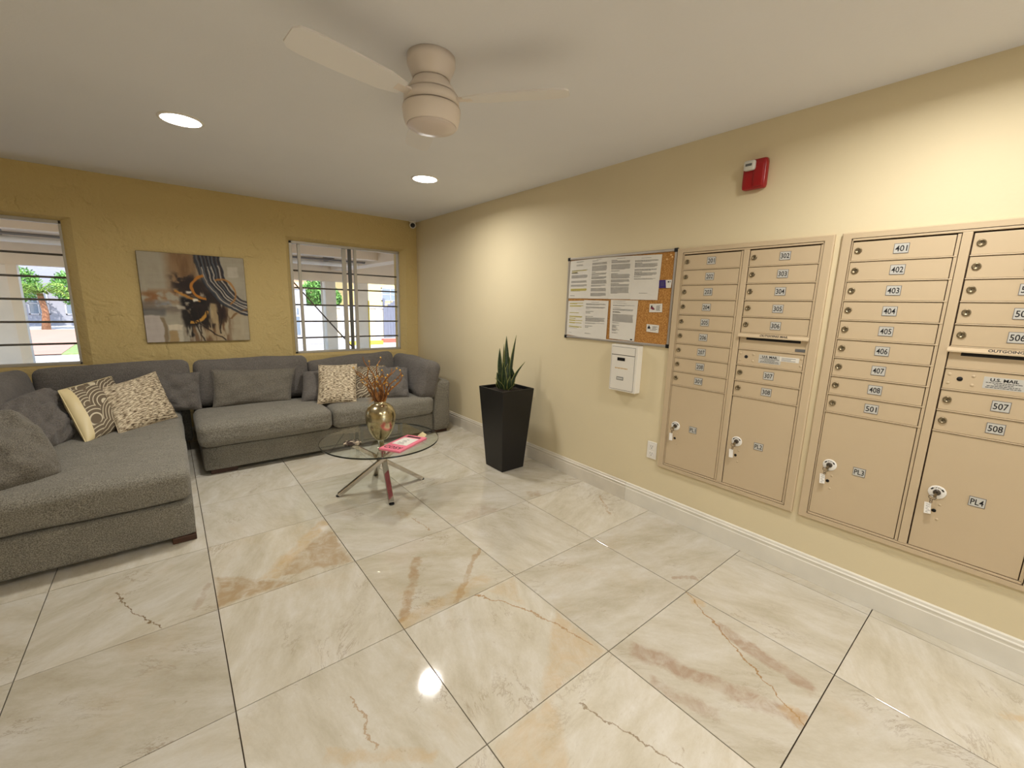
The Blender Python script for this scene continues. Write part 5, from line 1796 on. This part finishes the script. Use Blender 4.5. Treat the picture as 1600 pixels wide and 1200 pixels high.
yc = tag(MB().box(3.2, 16.9, G, 4.6, 17.15, G + 0.16).build('curb', M_yel, None, bevel=0.02, origin=(3.9, 17.0, G)), 'yellow painted curb beyond the carport', 'curb')
rc = tag(MB().box(4.9, 17.6, G, 8.0, 17.9, G + 0.16).build('curb', M_redp, None, bevel=0.02, origin=(6.4, 17.7, G)), 'red painted curb before the grey gate', 'curb')

gt = thing('board_gate', 'grey arched vertical board gate beyond the carport', 'gate', (6.9, 19.98, G))
for k in range(14):
    x = 5.95 + k * 0.145
    h = 1.15 + 0.42 * math.sin(min(1, (k + 0.5) / 14) * math.pi)
    MB().box(x, 19.94, G + 0.1, x + 0.138, 19.97, h).build('board', M_grey, gt)
MB().box(5.94, 19.975, G + 0.35, 7.98, 20.01, G + 0.45).build('rail', M_grey, gt)
MB().box(5.94, 19.975, 0.85, 7.98, 20.01, 0.95).build('rail', M_grey, gt)
for x in (5.92, 8.0):
    MB().box(x - 0.05, 19.93, G, x + 0.05, 20.03, 1.55).build('post', M_grey, gt)


def house(name, label, x0, x1, y, z1, m, wins, roofm, group=None):
    root = thing(name, label, 'house', ((x0 + x1) / 2, y, G))
    MB().box(x0, y, G, x1, y + 5, z1).build('facade', m, root)
    MB().box(x0 - 0.25, y - 0.3, z1, x1 + 0.25, y + 5.2, z1 + 0.18).build('roof', roofm, root, bevel=0.03)
    for a, b, c, d in wins:
        w = MB()
        t = 0.06
        w.box(a, y - 0.04, b, a + t, y, d); w.box(c - t, y - 0.04, b, c, y, d); w.box(a, y - 0.04, b, c, y, b + t); w.box(a, y - 0.04, d - t, c, y, d)
        w.box((a + c) / 2 - 0.02, y - 0.04, b, (a + c) / 2 + 0.02, y, d); w.box(a, y - 0.04, (b + d) / 2 - 0.02, c, y, (b + d) / 2 + 0.02)
        f_ = w.build('window', M_housew, root)
        for xa, xb in ((a + t, (a + c) / 2 - 0.02), ((a + c) / 2 + 0.02, c - t)):
            for za, zb in ((b + t, (b + d) / 2 - 0.02), ((b + d) / 2 + 0.02, d - t)):
                MB().box(xa, y - 0.025, za, xb, y - 0.004, zb).build('pane', M_wpane, f_)
    return root


house('yellow_house', 'yellow house with white framed windows behind the grey gate', 5.9, 13, 24, 3.0, M_yelwall, [(7.42, 1.42, 8.55, 2.2), (9.6, 1.42, 10.7, 2.2)], M_carp)
house('peach_house', 'peach coloured house behind the leafy tree', 1.6, 3.3, 22.5, 2.6, M_peach, [(2.9, 0.9, 3.25, 1.6)], M_carp)
house('grey_house', 'pale grey house with white windows behind the palm tree', -14, -2.4, 34, 3.4, M_greyh, [(-8.3, 0.2, -7.5, 1.4), (-6.9, 0.2, -6.2, 1.4), (-10.6, 0.2, -9.6, 1.4), (-5.2, 0.2, -4.4, 1.4)], M_carp)


def palm(x, y, h, label):
    root = thing('palm_tree', label, 'palm tree', (x, y, G))
    MB().tube([(x - 0.1, y, G), (x - 0.03, y, G + h * 0.5), (x - 0.12, y, G + h)], [0.17, 0.12, 0.11], 12).build('trunk', M_bark, root)
    top = Vector((x - 0.12, y, G + h))
    r = random.Random(3)
    for k in range(34):
        a = k * 2.4 + r.uniform(-0.2, 0.2)
        el = r.uniform(0.35, 1.5)
        L = r.uniform(1.1, 1.5)
        d = Vector((math.cos(a), math.sin(a), 0))
        verts, faces = [], []
        side = Vector((-d.y, d.x, 0))
        for q in range(9):
            t = q / 8
            c = top + d * L * t * math.cos(el * 0.6) + Vector((0, 0, L * (math.sin(el) * t - 0.62 * t * t)))
            for e in (-1, 1):
                verts += [c, c + d * 0.10 + side * e * 0.36 * math.sin(t * 2.6 + 0.3) + Vector((0, 0, -0.12)), c + d * 0.09]
                b = len(verts) - 3
                faces.append((b, b + 1, b + 2))
            if q:
                verts += [c - side * 0.012, c + side * 0.012, pc_ + side * 0.012, pc_ - side * 0.012]
                b = len(verts) - 4
                faces.append((b, b + 1, b + 2, b + 3))
            pc_ = c
        MB().add(verts, faces).build('frond', M_frond, root)


palm(-7.05, 30, 1.75, 'palm tree with reddish trunk on the lawn outside the left window')


def tree(x, y, h, r0, label, seed):
    root = thing('leafy_tree', label, 'tree', (x, y, G))
    MB().tube([(x, y, G), (x + 0.05, y, G + h * 0.6), (x, y, G + h)], [0.12, 0.09, 0.04], 8).build('trunk', M_trunk, root)
    r = random.Random(seed)
    v, f_ = [], []
    for k in range(2600):
        d = Vector((r.gauss(0, 1), r.gauss(0, 1), r.gauss(0, 0.9))).normalized() * r0 * r.uniform(0.35, 1) ** 0.6
        c = Vector((x, y, G + h)) + d
        a = Vector((r.uniform(-1, 1), r.uniform(-1, 1), r.uniform(-1, 1))).normalized() * 0.085
        b = a.cross(Vector((r.uniform(-1, 1), r.uniform(-1, 1), r.uniform(-1, 1)))).normalized() * 0.035
        i = len(v)
        v += [c - a, c + b, c + a, c - b]
        f_.append((i, i + 1, i + 2, i + 3))
    o = MB().add(v, f_).build('foliage', M_green, root)
    o['kind'] = 'stuff'


tree(-6.2, 32.3, 2.1, 0.95, 'pale green leafy tree behind the palm tree on its right', 6)
tree(-8.3, 32.3, 2.2, 0.95, 'pale green leafy tree behind the palm tree on its left', 8)
tree(2.72, 19.2, 2.0, 0.75, 'bright green leafy tree above the white enclosure', 4)
tree(3.75, 21.5, 1.9, 0.6, 'small green leafy tree behind the garden wall', 5)
